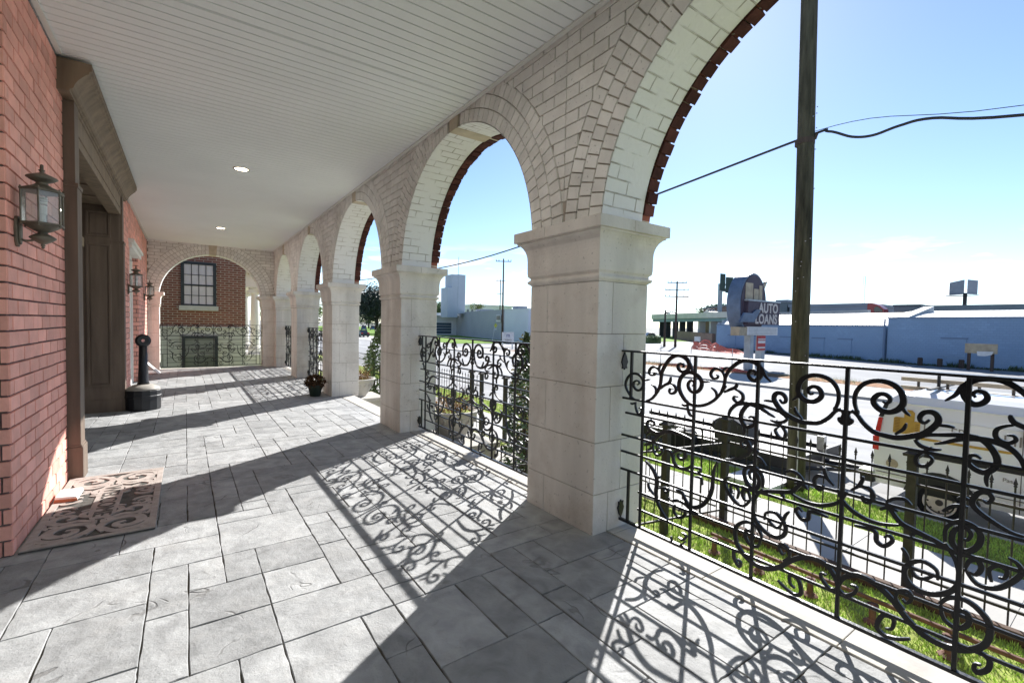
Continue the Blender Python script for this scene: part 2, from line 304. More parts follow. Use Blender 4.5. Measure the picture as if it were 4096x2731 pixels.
# ------------------------------------------------------------------ builders
class MB:
    def __init__(s): s.v = []; s.f = []; s.mi = []; s.t = []; s.uv = {}
    def face(s, vs, mi=0, tone=1., uv=None):
        i = len(s.v); s.v += [tuple(p) for p in vs]; s.f.append(tuple(range(i, i+len(vs)))); s.mi.append(mi); s.t.append(tone)
        if uv: s.uv[len(s.f)-1] = uv
    def poly(s, vs, fs, mi=0, tone=1.):
        i = len(s.v); s.v += [tuple(p) for p in vs]
        for f in fs: s.f.append(tuple(i+k for k in f)); s.mi.append(mi); s.t.append(tone)
    def hexa(s, b, t, mi=0, tone=1., bottom=True):   # bottom ring of 4, top ring of 4
        fs = [(4, 5, 6, 7), (0, 1, 5, 4), (1, 2, 6, 5), (2, 3, 7, 6), (3, 0, 4, 7)]
        if bottom: fs.append((3, 2, 1, 0))
        s.poly(list(b)+list(t), fs, mi, tone)
    def box(s, x0, x1, y0, y1, z0, z1, mi=0, tone=1.):
        s.hexa([(x0, y0, z0), (x1, y0, z0), (x1, y1, z0), (x0, y1, z0)], [(x0, y0, z1), (x1, y0, z1), (x1, y1, z1), (x0, y1, z1)], mi, tone)
    def prism(s, pts, axis, a, b, mi=0, tone=1.):
        def P(p, h):
            return {'x': (h, p[0], p[1]), 'y': (p[0], h, p[1]), 'z': (p[0], p[1], h)}[axis]
        n = len(pts); vs = [P(p, a) for p in pts] + [P(p, b) for p in pts]
        fs = [tuple(range(n)), tuple(range(2*n-1, n-1, -1))] + [(i, i+n, (i+1) % n+n, (i+1) % n) for i in range(n)]
        s.poly(vs, fs, mi, tone)
    def tube(s, pts, r, n=8, mi=0, tone=1.):
        pts = [Vector(p) for p in pts]; rs = r if isinstance(r, (list, tuple)) else [r]*len(pts)
        rings = []; up = Vector((0, 0, 1))
        for i, p in enumerate(pts):
            d = (pts[min(i+1, len(pts)-1)]-pts[max(i-1, 0)]).normalized()
            a = d.cross(up)
            if a.length < .05: a = d.cross(Vector((1, 0, 0)))
            a.normalize(); b = d.cross(a)
            rings.append([p+(a*math.cos(2*math.pi*k/n)+b*math.sin(2*math.pi*k/n))*rs[i] for k in range(n)])
        vs = [q for rg in rings for q in rg]; fs = []
        for i in range(len(pts)-1):
            for k in range(n): fs.append((i*n+k, i*n+(k+1) % n, (i+1)*n+(k+1) % n, (i+1)*n+k))
        fs.append(tuple(range(n-1, -1, -1))); fs.append(tuple(range((len(pts)-1)*n, len(pts)*n)))
        s.poly(vs, fs, mi, tone)
    def lathe(s, prof, c=(0, 0, 0), n=24, mi=0, phase=0., sx=1., sy=1., tone=1.):
        vs = []; fs = []
        for r, z in prof:
            for k in range(n):
                a = 2*math.pi*k/n+phase
                vs.append((c[0]+r*sx*math.cos(a), c[1]+r*sy*math.sin(a), c[2]+z))
        for i in range(len(prof)-1):
            for k in range(n): fs.append((i*n+k, i*n+(k+1) % n, (i+1)*n+(k+1) % n, (i+1)*n+k))
        fs.append(tuple(range(n-1, -1, -1))); fs.append(tuple(range((len(prof)-1)*n, len(prof)*n)))
        s.poly(vs, fs, mi, tone)
    def rectloft(s, x0, x1, y0, y1, prof, mi=0):    # prof: (outset, z)
        vs = []; fs = []
        for o, z in prof: vs += [(x0-o, y0-o, z), (x1+o, y0-o, z), (x1+o, y1+o, z), (x0-o, y1+o, z)]
        for i in range(len(prof)-1):
            for k in range(4): fs.append((i*4+k, i*4+(k+1) % 4, (i+1)*4+(k+1) % 4, (i+1)*4+k))
        fs.append((3, 2, 1, 0)); m = (len(prof)-1)*4; fs.append((m, m+1, m+2, m+3))
        s.poly(vs, fs, mi)
    def build(s, name, mats, parent=None, smooth=False, bevel=0., seg=2, recalc=True):
        me = bpy.data.meshes.new(name); me.from_pydata(s.v, [], s.f)
        if isinstance(mats, str): mats = [mats]
        for m in mats: me.materials.append(M[m])
        me.polygons.foreach_set('material_index', s.mi)
        if any(t != 1. for t in s.t):
            at = me.attributes.new('tone', 'FLOAT_COLOR', 'FACE')
            at.data.foreach_set('color', [q for t in s.t for q in (t, t, t, 1.)])
        elif any(M[m].node_tree.nodes.get('Attribute') for m in mats):
            at = me.attributes.new('tone', 'FLOAT_COLOR', 'FACE'); at.data.foreach_set('color', [1.]*4*len(s.f))
        if s.uv:
            ul = me.uv_layers.new(name='uv')
            for p in me.polygons:
                if p.index in s.uv:
                    for li, u in zip(p.loop_indices, s.uv[p.index]): ul.data[li].uv = u
        if recalc and not s.uv:
            bm = bmesh.new(); bm.from_mesh(me)
            bmesh.ops.recalc_face_normals(bm, faces=bm.faces); bm.to_mesh(me); bm.free()
        if smooth: me.polygons.foreach_set('use_smooth', [True]*len(me.polygons))
        me.update()
        o = bpy.data.objects.new(name, me); col.objects.link(o)
        if bevel:
            b = o.modifiers.new('bevel', 'BEVEL'); b.width = bevel; b.segments = seg; b.limit_method = 'ANGLE'; b.angle_limit = rad(35)
        if smooth == 'angle': pass
        if parent is not None: adopt(o, parent)
        return o

def root_of(o):
    while o.parent: o = o.parent
    return o
def adopt(o, parent):
    o.parent = parent
    bpy.context.view_layer.update()
    o.matrix_parent_inverse = parent.matrix_world.inverted()
def tag(o, label=None, cat=None, group=None, kind=None):
    if label: o['label'] = label
    if cat: o['category'] = cat
    if group: o['group'] = group
    if kind: o['kind'] = kind
    return o
def thing(name, label, cat, loc=(0, 0, 0), group=None):
    o = bpy.data.objects.new(name, None); col.objects.link(o); o.location = loc; o.empty_display_size = .2
    return tag(o, label, cat, group)
def copy_tree(o, parent=None):
    c = o.copy(); col.objects.link(c)
    if parent is not None:
        c.parent = parent; c.matrix_parent_inverse = o.matrix_parent_inverse.copy()
    for ch in list(o.children): copy_tree(ch, c)
    return c
def text_mesh(name, body, size, origin, xdir, ydir, m, parent=None, ext=.002, align='CENTER', spacing=1., bold=0.):
    cu = bpy.data.curves.new(name, 'FONT'); cu.body = body; cu.size = size; cu.extrude = ext; cu.align_x = align; cu.align_y = 'CENTER'; cu.space_character = spacing; cu.offset = bold
    t = bpy.data.objects.new(name, cu); col.objects.link(t); bpy.context.view_layer.update()
    me = bpy.data.meshes.new_from_object(t.evaluated_get(bpy.context.evaluated_depsgraph_get()))
    bpy.data.objects.remove(t)
    me.materials.clear(); me.materials.append(M[m]); me.name = name
    X = Vector(xdir).normalized(); Y = Vector(ydir).normalized(); Z = X.cross(Y)
    me.transform(Matrix(((X.x, Y.x, Z.x, origin[0]), (X.y, Y.y, Z.y, origin[1]), (X.z, Y.z, Z.z, origin[2]), (0, 0, 0, 1))))
    o = bpy.data.objects.new(name, me); col.objects.link(o)
    if parent is not None: adopt(o, parent)
    return o
def smoothpath(pts, k=5):
    out = []
    P = [pts[0]] + list(pts) + [pts[-1]]
    for i in range(1, len(P)-2):
        a, b, c, d = P[i-1], P[i], P[i+1], P[i+2]
        for j in range(k):
            t = j/k
            out.append(tuple(.5*((2*b[q])+(-a[q]+c[q])*t+(2*a[q]-5*b[q]+4*c[q]-d[q])*t*t+(-a[q]+3*b[q]-3*c[q]+d[q])*t**3) for q in range(len(b))))
    out.append(tuple(pts[-1])); return out
def jit(a): return random.uniform(-a, a)
# ------------------------------------------------------------------ porch floor
XI, XO = 2.377, 2.907                      # inner and outer faces of the piers
def floor():
    g = MB(); g.box(-2.7, 2.53, -5.6, 16.86, -.30, -.009); 
    fl = tag(g.build('porch_floor', 'grout'), kind='structure')
    s = MB(); mod = .182; x0, y0 = -2.68, -5.5
    nx, ny = int((2.515-x0)/mod)+1, int((16.85-y0)/mod)+1
    mx_, my_ = (2.515-x0)/nx, (16.85-y0)/ny
    used = [[False]*ny for _ in range(nx)]
    sizes = [(3, 2), (2, 3), (2, 2), (3, 1), (2, 1), (1, 2), (1, 3), (3, 3), (1, 1)]
    wts = [6, 5, 4, 5, 3, 2, 3, 3, .5]
    for j in range(ny):
        for i in range(nx):
            if used[i][j]: continue
            order = sorted(range(9), key=lambda k: random.random()**(1/wts[k]), reverse=True)
            for k in order:
                a, b = sizes[k]
                if i+a > nx or j+b > ny or any(used[i+p][j+q] for p in range(a) for q in range(b)): continue
                for p in range(a):
                    for q in range(b): used[i+p][j+q] = True
                xa, xb, ya, yb = x0+i*mx_, x0+(i+a)*mx_, y0+j*my_, y0+(j+b)*my_
                gp = .0028; pts = []
                # wobbly outline
                for (ax, ay, bx, by) in ((xa+gp, ya+gp, xb-gp, ya+gp), (xb-gp, ya+gp, xb-gp, yb-gp), (xb-gp, yb-gp, xa+gp, yb-gp), (xa+gp, yb-gp, xa+gp, ya+gp)):
                    m = 5
                    for q in range(m):
                        tt = q/m; wob = 0 if q == 0 else random.uniform(-.0036, .003)
                        dx, dy = bx-ax, by-ay; ln = math.hypot(dx, dy)
                        pts.append((ax+dx*tt-dy/ln*wob, ay+dy*tt+dx/ln*wob))
                n = len(pts); cx, cy = (xa+xb)/2, (ya+yb)/2
                h = jit(.0012); ins = .0028
                top = []
                for px, py in pts:
                    top.append((px+max(-ins, min(ins, (cx-px)*.2)), py+max(-ins, min(ins, (cy-py)*.2))))
                vs = [(px, py, -.010) for px, py in pts]+[(px, py, -.004) for px, py in pts]+[(px, py, h) for px, py in top]
                fs = [(q, (q+1) % n, n+(q+1) % n, n+q) for q in range(n)]+[(n+q, n+(q+1) % n, 2*n+(q+1) % n, 2*n+q) for q in range(n)]+[tuple(range(2*n, 3*n))]
                s.poly(vs, fs, 0, random.uniform(.82, 1.14)); break
    st = s.build('floor_stone', 'stone_paver', fl)
    c = MB(); y = -5.5; k = 0
    while y < 16.8:
        y2 = min(y+.705, 16.85); c.box(2.527, 2.80, y+.002, y2-.002, -.07, .0035+jit(.0008), 0); y = y2
    c.build('floor_coping', 'coping', fl, bevel=.004)
    c = MB()
    x = -.86
    while x < 2.5: c.box(x+.002, min(x+.7, 2.525)-.002, 16.862, 17.16, -.07, .004, 0); x += .7
    c.build('floor_coping', 'coping', fl, bevel=.004)
    return fl
floor()

# ------------------------------------------------------------------ arcade
arcade = thing('porch_arcade', 'long arcade of round arches on pale limestone piers, its brick painted off-white inside the porch', 'arcade', (2.6, 6, 0))
ZS, ZA, ZC = 1.823, 2.2588, 3.729
CAP = [(0, 1.823), (.004, 1.830), (.018, 1.838), (.024, 1.848), (.024, 1.858), (.012, 1.868), (.005, 1.874), (.005, 1.884), (.012, 1.890), (.022, 1.900),
       (.025, 1.93), (.026, 2.03), (.028, 2.06), (.034, 2.09), (.043, 2.115), (.056, 2.138), (.071, 2.155), (.078, 2.160), (.089, 2.164), (.090, 2.178)]
def shaft(y0, y1, x0=XI, x1=XO, zl=-.02, mat_='limestone', j=None):
    s = MB(); s.box(x0+.006, x1-.006, y0+.006, y1-.006, zl, ZS, 1)
    zz = [zl, .290, .665, 1.065, 1.447, ZS]
    for i in range(len(zz)-1):
        a, b = zz[i]+.0022, zz[i+1]-.0022
        f = .28 if i % 2 == 0 else .52
        xm = x0+(x1-x0)*f; ym = y0+(y1-y0)*(1-f)
        s.box(x0, xm-.0015, y0, ym-.0015, a, b); s.box(xm+.0015, x1, y0, ym-.0015, a, b)
        s.box(x0, xm-.0015, ym+.0015, y1, a, b); s.box(xm+.0015, x1, ym+.0015, y1, a, b)
        # the porch face reads as one block: cover its joint on alternate courses
        if i % 2: s.box(x0-.0006, x0+.01, y0-.0006, y1+.0006, a, b)
    return s.build('pier', ['limestone', 'limejoint'], arcade, bevel=.003, seg=1)
def capital(p, y0, y1, x0=XI, x1=XO):
    c = MB(); c.rectloft(x0, x1, y0, y1, CAP); c.build('capital', 'limestone', p, bevel=.0015, seg=1)
    a = MB(); o = .1105
    ym = y0+(y1-y0)*.62; xm = x0+(x1-x0)*.45
    a.box(x0-o, xm-.001, y0-o, ym-.001, 2.178, ZA); a.box(xm+.001, x1+o, y0-o, ym-.001, 2.178, ZA)
    a.box(x0-o, xm-.001, ym+.001, y1+o, 2.178, ZA); a.box(xm+.001, x1+o, ym+.001, y1+o, 2.178, ZA)
    a.build('abacus', 'limestone', p, bevel=.004)
PIERS = [(-4.92, -4.14), (-1.30, -.525), (2.3165, 3.095), (5.9635, 6.742), (9.5412, 10.32), (13.07, 13.85)]
for y0, y1 in PIERS:
    p = shaft(y0, y1); capital(p, y0, y1)
    b = MB(); b.box(2.54, XO+.02, y0-.02, y1+.02, -1.55, -.075); b.build('pier_base', 'limestone', p)
# corner pier (towards the neighbour) : engaged shaft plus the end wall's right-hand pier
p = shaft(16.45, 16.852); capital(p, 16.45, 16.852)
p = shaft(16.852, 17.38, 2.05, XO); capital(p, 16.86, 17.38, 2.05, XO-.001)
p = shaft(16.852, 17.38, -.88, -.61); capital(p, 16.86, 17.38, -.88, -.61)

def brick(s, q, mapf, dep, mi=0, tone=1., ins=.004):
    c = [sum(p[k] for p in q)/4 for k in (0, 1)]
    t = []
    for p in q:
        dx, dy = c[0]-p[0], c[1]-p[1]; l = math.hypot(dx, dy) or 1
        t.append((p[0]+dx/l*ins+jit(.0012), p[1]+dy/l*ins+jit(.0012)))
    d = dep*random.uniform(.8, 1.12)
    s.hexa([mapf(p, 0) for p in q], [mapf(p, d) for p in t], mi, tone, bottom=False)
def arch_bricks(s, c, r, cz, lo, hi, zlo, ztop, mapf, H=.0945, bl=.285):
    for k in range(3):
        ra = r+k*.128+.003; rb = ra+.121; rm = (ra+rb)/2
        n = int(math.pi*rm/H); da = math.pi/n
        for i in range(n):
            a0, a1 = i*da+.0045/rm, (i+1)*da-.0045/rm; am = (a0+a1)/2
            if abs(math.cos(am))*rm < .115: continue
            q = [(c+ra*math.cos(a0), cz+ra*math.sin(a0)), (c+rb*math.cos(a0), cz+rb*math.sin(a0)), (c+rb*math.cos(a1), cz+rb*math.sin(a1)), (c+ra*math.cos(a1), cz+ra*math.sin(a1))]
            if min(p[1] for p in q) > ztop+.02 or max(p[1] for p in q) < zlo: continue
            q = [(min(max(p[0], lo), hi), max(p[1], zlo)) for p in q]
            brick(s, q, mapf, .014, 0, random.uniform(.90, 1.06))
    R_ = r+.390
    z = zlo; row = 0
    while z < ztop:
        za, zb = z+.004, z+H-.004
        def half(zz):
            d = zz-cz
            return math.sqrt(max(R_*R_-d*d, 0))
        for sd in (-1, 1):
            e = lo if sd < 0 else hi
            ha, hb = c+sd*half(za), c+sd*half(zb)
            L0 = abs(e-c)
            if abs(hb-c) >= L0-.01: continue
            off = (bl/2 if row % 2 else 0)
            u = math.floor((min(e, hb, ha))/bl)*bl-bl+off
            while u < max(e, ha, hb):
                a, b = u+.005, u+bl-.005
                if sd < 0:
                    A, B = max(a, lo), min(b, hb)
                    if B-A > .03: brick(s, [(A, za), (min(B, max(ha, A+.01)) if B < b else B, za), (B, zb), (A, zb)], mapf, .013, 0, random.uniform(.90, 1.06))
                else:
                    A, B = max(a, hb), min(b, hi)
                    if B-A > .03: brick(s, [(max(A, min(ha, B-.01)) if A > a else A, za), (B, za), (B, zb), (A, zb)], mapf, .013, 0, random.uniform(.90, 1.06))
                u += bl
        z += H; row += 1
def arch_poly(c, r, cz, lo, hi, zlo, zt, n=40):
    a0 = math.asin((zlo-cz)/r)
    pts = [(lo, zlo)]
    for i in range(n+1):
        a = math.pi-a0-(math.pi-2*a0)*i/n
        pts.append((c+r*math.cos(a), cz+r*math.sin(a)))
    return pts+[(hi, zlo), (hi, zt), (lo, zt)]
def bay(o0, o1, lo, hi, cz=2.16):
    c, r = (o0+o1)/2, (o1-o0)/2
    s = MB(); s.prism(arch_poly(c, r, cz, lo, hi, ZA, 4.3), 'x', XI+.013, 2.80, 0)
    w_ = s.build('arch_wall', ['paint_joint'], arcade)
    s = MB(); arch_bricks(s, c, r, cz, lo, hi, ZA, ZC, lambda p, d: (XI+.013-d, p[0], p[1])); s.build('brick_face', 'painted_brick', w_)
    # white painted underside
    s = MB(); a0 = math.asin((ZA-cz)/r); n = 48; rr = r-.004
    for i in range(n):
        A, B = a0+(math.pi-2*a0)*i/n, a0+(math.pi-2*a0)*(i+1)/n
        P = lambda a, x: (x, c+rr*math.cos(a), cz+rr*math.sin(a))
        s.face([P(A, XI+.003), P(B, XI+.003), P(B, 2.805), P(A, 2.805)], 0, 1., [(.02, A*rr), (.02, B*rr), (.445, B*rr), (.445, A*rr)])
    s.build('underside', 'intrados_paint', w_, smooth=True)
    # red brick outer skin with toothed arch bricks
    s = MB(); s.prism(arch_poly(c, r+.006, cz, lo, hi, ZA, 4.3), 'x', 2.803, 2.905, 0); s.build('outer_skin', 'house_brick', w_)
    s = MB(); n = int(math.pi*r/.088); da = math.pi/n
    for i in range(n):
        A0, A1 = i*da+random.uniform(.003, .010)/r, (i+1)*da-random.uniform(.001, .006)/r
        if r*math.sin(A0)+cz < ZA: continue
        ra, rb = r-.018+jit(.009), r+.115
        q = [(c+ra*math.cos(A0), cz+ra*math.sin(A0)), (c+rb*math.cos(A0), cz+rb*math.sin(A0)), (c+rb*math.cos(A1), cz+rb*math.sin(A1)), (c+ra*math.cos(A1), cz+ra*math.sin(A1))]
        s.hexa([(2.812, *p) for p in q], [(2.918+jit(.003), *p) for p in q], 0, random.uniform(.7, 1.35))
    s.build('outer_bricks', 'red_brick', w_)
    k = MB(); k.prism([(c-.085, cz+r-.012), (c+.085, cz+r-.012), (c+.115, cz+r+.34), (c-.115, cz+r+.34)], 'x', XI-.004, 2.925)
    k.build('keystone', 'keystone_stone', w_, bevel=.004)
mids = [(a+b)/2 for a, b in PIERS]
for i in range(5): bay(PIERS[i][1], PIERS[i+1][0], mids[i], mids[i+1])
bay(13.85, 16.45, mids[5], 16.85, cz=2.15)
# wall end beyond the last visible bay
s = MB(); s.box(XI+.012, 2.905, 16.852, 17.38, ZA, 4.3); s.build('arch_wall', 'house_brick', arcade)
s = MB(); s.box(2.54, 2.78, -5.6, 17.38, -1.55, -.075); s.build('base_wall', 'house_brick', arcade)
# end wall across the porch
cE, rE, czE = .70, 1.325, 2.13
s = MB(); s.prism(arch_poly(cE, rE, czE, -.88, XI+.012, ZA, 4.3), 'y', 16.864, 17.30, 0); we = s.build('arch_wall', 'paint_joint', arcade)
s = MB(); arch_bricks(s, cE, rE, czE, -.879, XI, ZA, ZC, lambda p, d: (p[0], 16.864-d, p[1])); s.build('brick_face', 'painted_brick', we)
s = MB(); a0 = math.asin((ZA-czE)/rE); rr = rE-.004
for i in range(48):
    A, B = a0+(math.pi-2*a0)*i/48, a0+(math.pi-2*a0)*(i+1)/48
    P = lambda a, y: (cE+rr*math.cos(a), y, czE+rr*math.sin(a))
    s.face([P(A, 16.856), P(B, 16.856), P(B, 17.303), P(A, 17.303)], 0, 1., [(.0, A*rr), (.0, B*rr), (.44, B*rr), (.44, A*rr)])
s.build('underside', 'intrados_paint', we, smooth=True)
s = MB(); s.prism([(cE-.085, czE+rE-.012), (cE+.085, czE+rE-.012), (cE+.125, ZC+.1), (cE-.125, ZC+.1)], 'y', 16.846, 17.31); s.build('keystone', 'keystone_stone', we, bevel=.004)

# ------------------------------------------------------------------ ceiling and roof
def ceiling():
    s = MB(); p = .1065; y = -5.5
    def strip(x0, x1, ya, yb):
        y = ya
        while y < yb-.01:
            a, b, e_ = y+.005, min(y+p, yb)-.005, min(y+p, yb)
            z = ZC
            s.face([(x0, y, z+.008), (x1, y, z+.008), (x1, a, z+.008), (x0, a, z+.008)], 1)
            s.face([(x0, a, z+.008), (x1, a, z+.008), (x1, a+.002, z), (x0, a+.002, z)])
            s.face([(x0, a+.002, z), (x1, a+.002, z), (x1, b-.002, z), (x0, b-.002, z)])
            s.face([(x0, b-.002, z), (x1, b-.002, z), (x1, b, z+.008), (x0, b, z+.008)])
            s.face([(x0, b, z+.008), (x1, b, z+.008), (x1, e_, z+.008), (x0, e_, z+.008)], 1)
            y = e_
    strip(-.90, 2.40, 4.11, 16.87); strip(-2.75, 2.40, -5.6, 4.11)
    c = tag(s.build('ceiling', ['soffit', 'soffit_gap'], recalc=False), kind='structure')
    s = MB(); s.box(2.335, 2.374, -5.6, 16.84, ZC-.018, ZC-.0005); s.box(-.878, -.838, 4.08, 5.50, ZC-.016, ZC-.0005); s.box(-.878, -.838, 10.17, 16.84, ZC-.016, ZC-.0005)
    s.build('ceiling_trim', 'white_paint', c, bevel=.003)
    s = MB(); s.box(-7, 3.25, -5.6, 17.7, 4.302, 4.5); s.build('roof_slab', 'far_grey', c)
ceiling()

# ------------------------------------------------------------------ house front
house = thing('brick_house', 'house front of salmon pink painted brick with a panelled brown entrance, along the porch', 'house', (-1.2, 9, 0))
def brick_field(name, regs, mapf, pit=.100, bl=.244, parent=house, m='pink_brick'):
    s = MB()
    for (u0, u1, z0, z1, ph) in regs:
        z = z0; row = round(z0/pit)
        while z < z1-.02:
            za, zb = z+.006, min(z+pit, z1)-.005
            u = math.floor(u0/bl)*bl-bl+(bl/2 if row % 2 else 0)+ph
            while u < u1:
                A, B = max(u+.005, u0), min(u+bl-.005, u1)
                if B-A > .025: brick(s, [(A, za+jit(.001)), (B, za+jit(.001)), (B, zb+jit(.001)), (A, zb+jit(.001))], mapf, .014, 0, random.uniform(.80, 1.14), .0045)
                u += bl
            z += pit; row += 1
    return s.build(name, m, parent)
XW = -.88
s = MB()
for (a, b, z0, z1) in ((4.101, 5.74, -.02, 4.3), (9.79, 11.76, -.02, 4.3), (11.76, 13.86, 2.955, 4.3), (13.86, 16.86, -.02, 4.3)): s.box(-1.9, XW-.014, a, b, z0, z1)
s.box(-1.9, -.95, 5.74, 9.79, 3.45, 4.3); s.box(-2.9, -1.9, 4.101, 17.3, -.02, 4.3); s.box(-3.0, -2.9, -5.6, 4.101, -.02, 4.3)
wl = s.build('wall', 'dark_joint', house)
brick_field('brick_face', [(4.089, 5.735, 0, 3.72, .02), (9.815, 11.75, 0, 3.72, 0), (11.75, 13.86, 2.96, 3.72, 0), (13.86, 16.855, 0, 3.72, 0)], lambda p, d: (XW-.014+d, p[0], p[1]), parent=wl)
brick_field('brick_face', [(-2.6, XW-.002, 0, 3.72, .05)], lambda p, d: (p[0], 4.101-d, p[1]), parent=wl)
brick_field('brick_face', [(-1.12, XW-.002, 0, 2.95, .05)], lambda p, d: (p[0], 13.862-d, p[1]), parent=wl)
# white side door in its opening
d = MB(); d.box(-1.06, -1.02, 11.90, 13.70, .12, 2.80); d.box(-1.02, -1.005, 12.05, 12.72, .35, 1.2); d.box(-1.02, -1.005, 12.88, 13.55, .35, 1.2); d.box(-1.02, -1.005, 12.05, 12.72, 1.4, 2.6); d.box(-1.02, -1.005, 12.88, 13.55, 1.4, 2.6)
dr = d.build('side_door', 'white_paint', house, bevel=.004)
d = MB(); d.box(-1.08, -.985, 11.76, 11.90, -.01, 2.80); d.box(-1.08, -.985, 13.70, 13.858, -.01, 2.80); d.box(-1.08, -.985, 11.90, 13.70, 2.80, 2.953)
d.box(-.985, -.835, 11.62, 14.02, 2.86, 2.953); d.box(-.985, -.80, 11.56, 14.10, 2.953, 3.02); d.box(-1.1, -.99, 11.9, 13.7, -.01, .12)
d.build('door_frame', 'white_paint', dr, bevel=.004)

# brown timber entrance surround
def surround():
    s = MB(); s.box(-.97, -.822, 5.952, 9.603, 3.112, 3.446)           # frieze
    s.box(-.97, -.812, 5.952, 9.603, 3.20, 3.215); s.box(-.97, -.810, 5.952, 9.603, 3.395, 3.43)
    s.box(-1.36, -.84, 5.96, 9.60, 3.225, 3.245)                        # recess soffit
    for k in range(5):
        y = 6.1+k*.7; s.box(-1.27, -.93, y, y+.56, 3.212, 3.226); 
    f = s.build('door_surround', 'brown_wood', house, bevel=.004)
    for (a, b) in ((5.735, 5.950), (9.605, 9.80)):
        p = MB(); p.box(-.95, -.790, a, b, .30, 2.70); p.box(-.95, -.774, a-.012, b+.012, -.01, .30); p.box(-.95, -.782, a-.006, b+.006, .30, .318)
        p.box(-.95, -.803, a+.008, b-.008, 2.70, 3.43); p.box(-.95, -.782, a-.008, b+.008, 2.662, 2.70)
        p.build('pilaster', 'dark_wood', f, bevel=.004)
    c = MB(); prof = [(-.95, 3.432), (-.80, 3.432), (-.80, 3.452), (-.785, 3.456), (-.772, 3.475), (-.765, 3.50), (-.745, 3.535), (-.715, 3.572), (-.69, 3.60), (-.672, 3.612), (-.672, 3.632), (-.655, 3.640), (-.655, 3.70), (-.95, 3.70)]
    c.prism(prof, 'y', 5.52, 10.15); c.build('cornice', 'brown_wood', f, bevel=.002, seg=1)
    for yy, sg in ((9.60, -1), (5.955, 1)):
        p = MB(); p.box(-1.36, -.84, min(yy, yy-sg*.03), max(yy, yy-sg*.03), -.01, 3.22)
        for z0, z1 in ((.44, 2.60), (2.77, 3.11)):
            x0, x1 = -1.21, -.975; e = yy+sg*.001
            for (a, b, g_, h) in ((x0-.03, x1+.03, z0-.03, z0), (x0-.03, x1+.03, z1, z1+.03), (x0-.03, x0, z0, z1), (x1, x1+.03, z0, z1)):
                p.box(a, b, min(yy, yy+sg*.018), max(yy, yy+sg*.018), g_, h)
            p.box(x0+.02, x1-.02, min(yy, yy+sg*.008), max(yy, yy+sg*.008), z0+.02, z1-.02)
        p.box(-1.36, -.84, min(yy, yy+sg*.02), max(yy, yy+sg*.02), -.01, .20)
        p.build('reveal_panel', 'dark_wood', f, bevel=.003)
    p = MB(); p.box(-1.37, -1.25, 5.96, 9.58, 2.56, 2.70); p.build('transom_bar', 'tan_wood', f, bevel=.006)
    d_ = MB(); d_.box(-1.42, -1.36, 5.96, 9.6, -.01, 3.22); d_.box(-1.36, -1.335, 6.5, 7.70, .05, 2.5); d_.box(-1.36, -1.335, 7.76, 8.96, .05, 2.5); d_.build('door', 'dark_wood', f, bevel=.004)
    g = MB(); g.box(-1.335, -1.328, 6.75, 7.45, 1.0, 2.3); g.box(-1.335, -1.328, 8.0, 8.7, 1.0, 2.3); g.build('door_glass', 'car_glass', f)
surround()

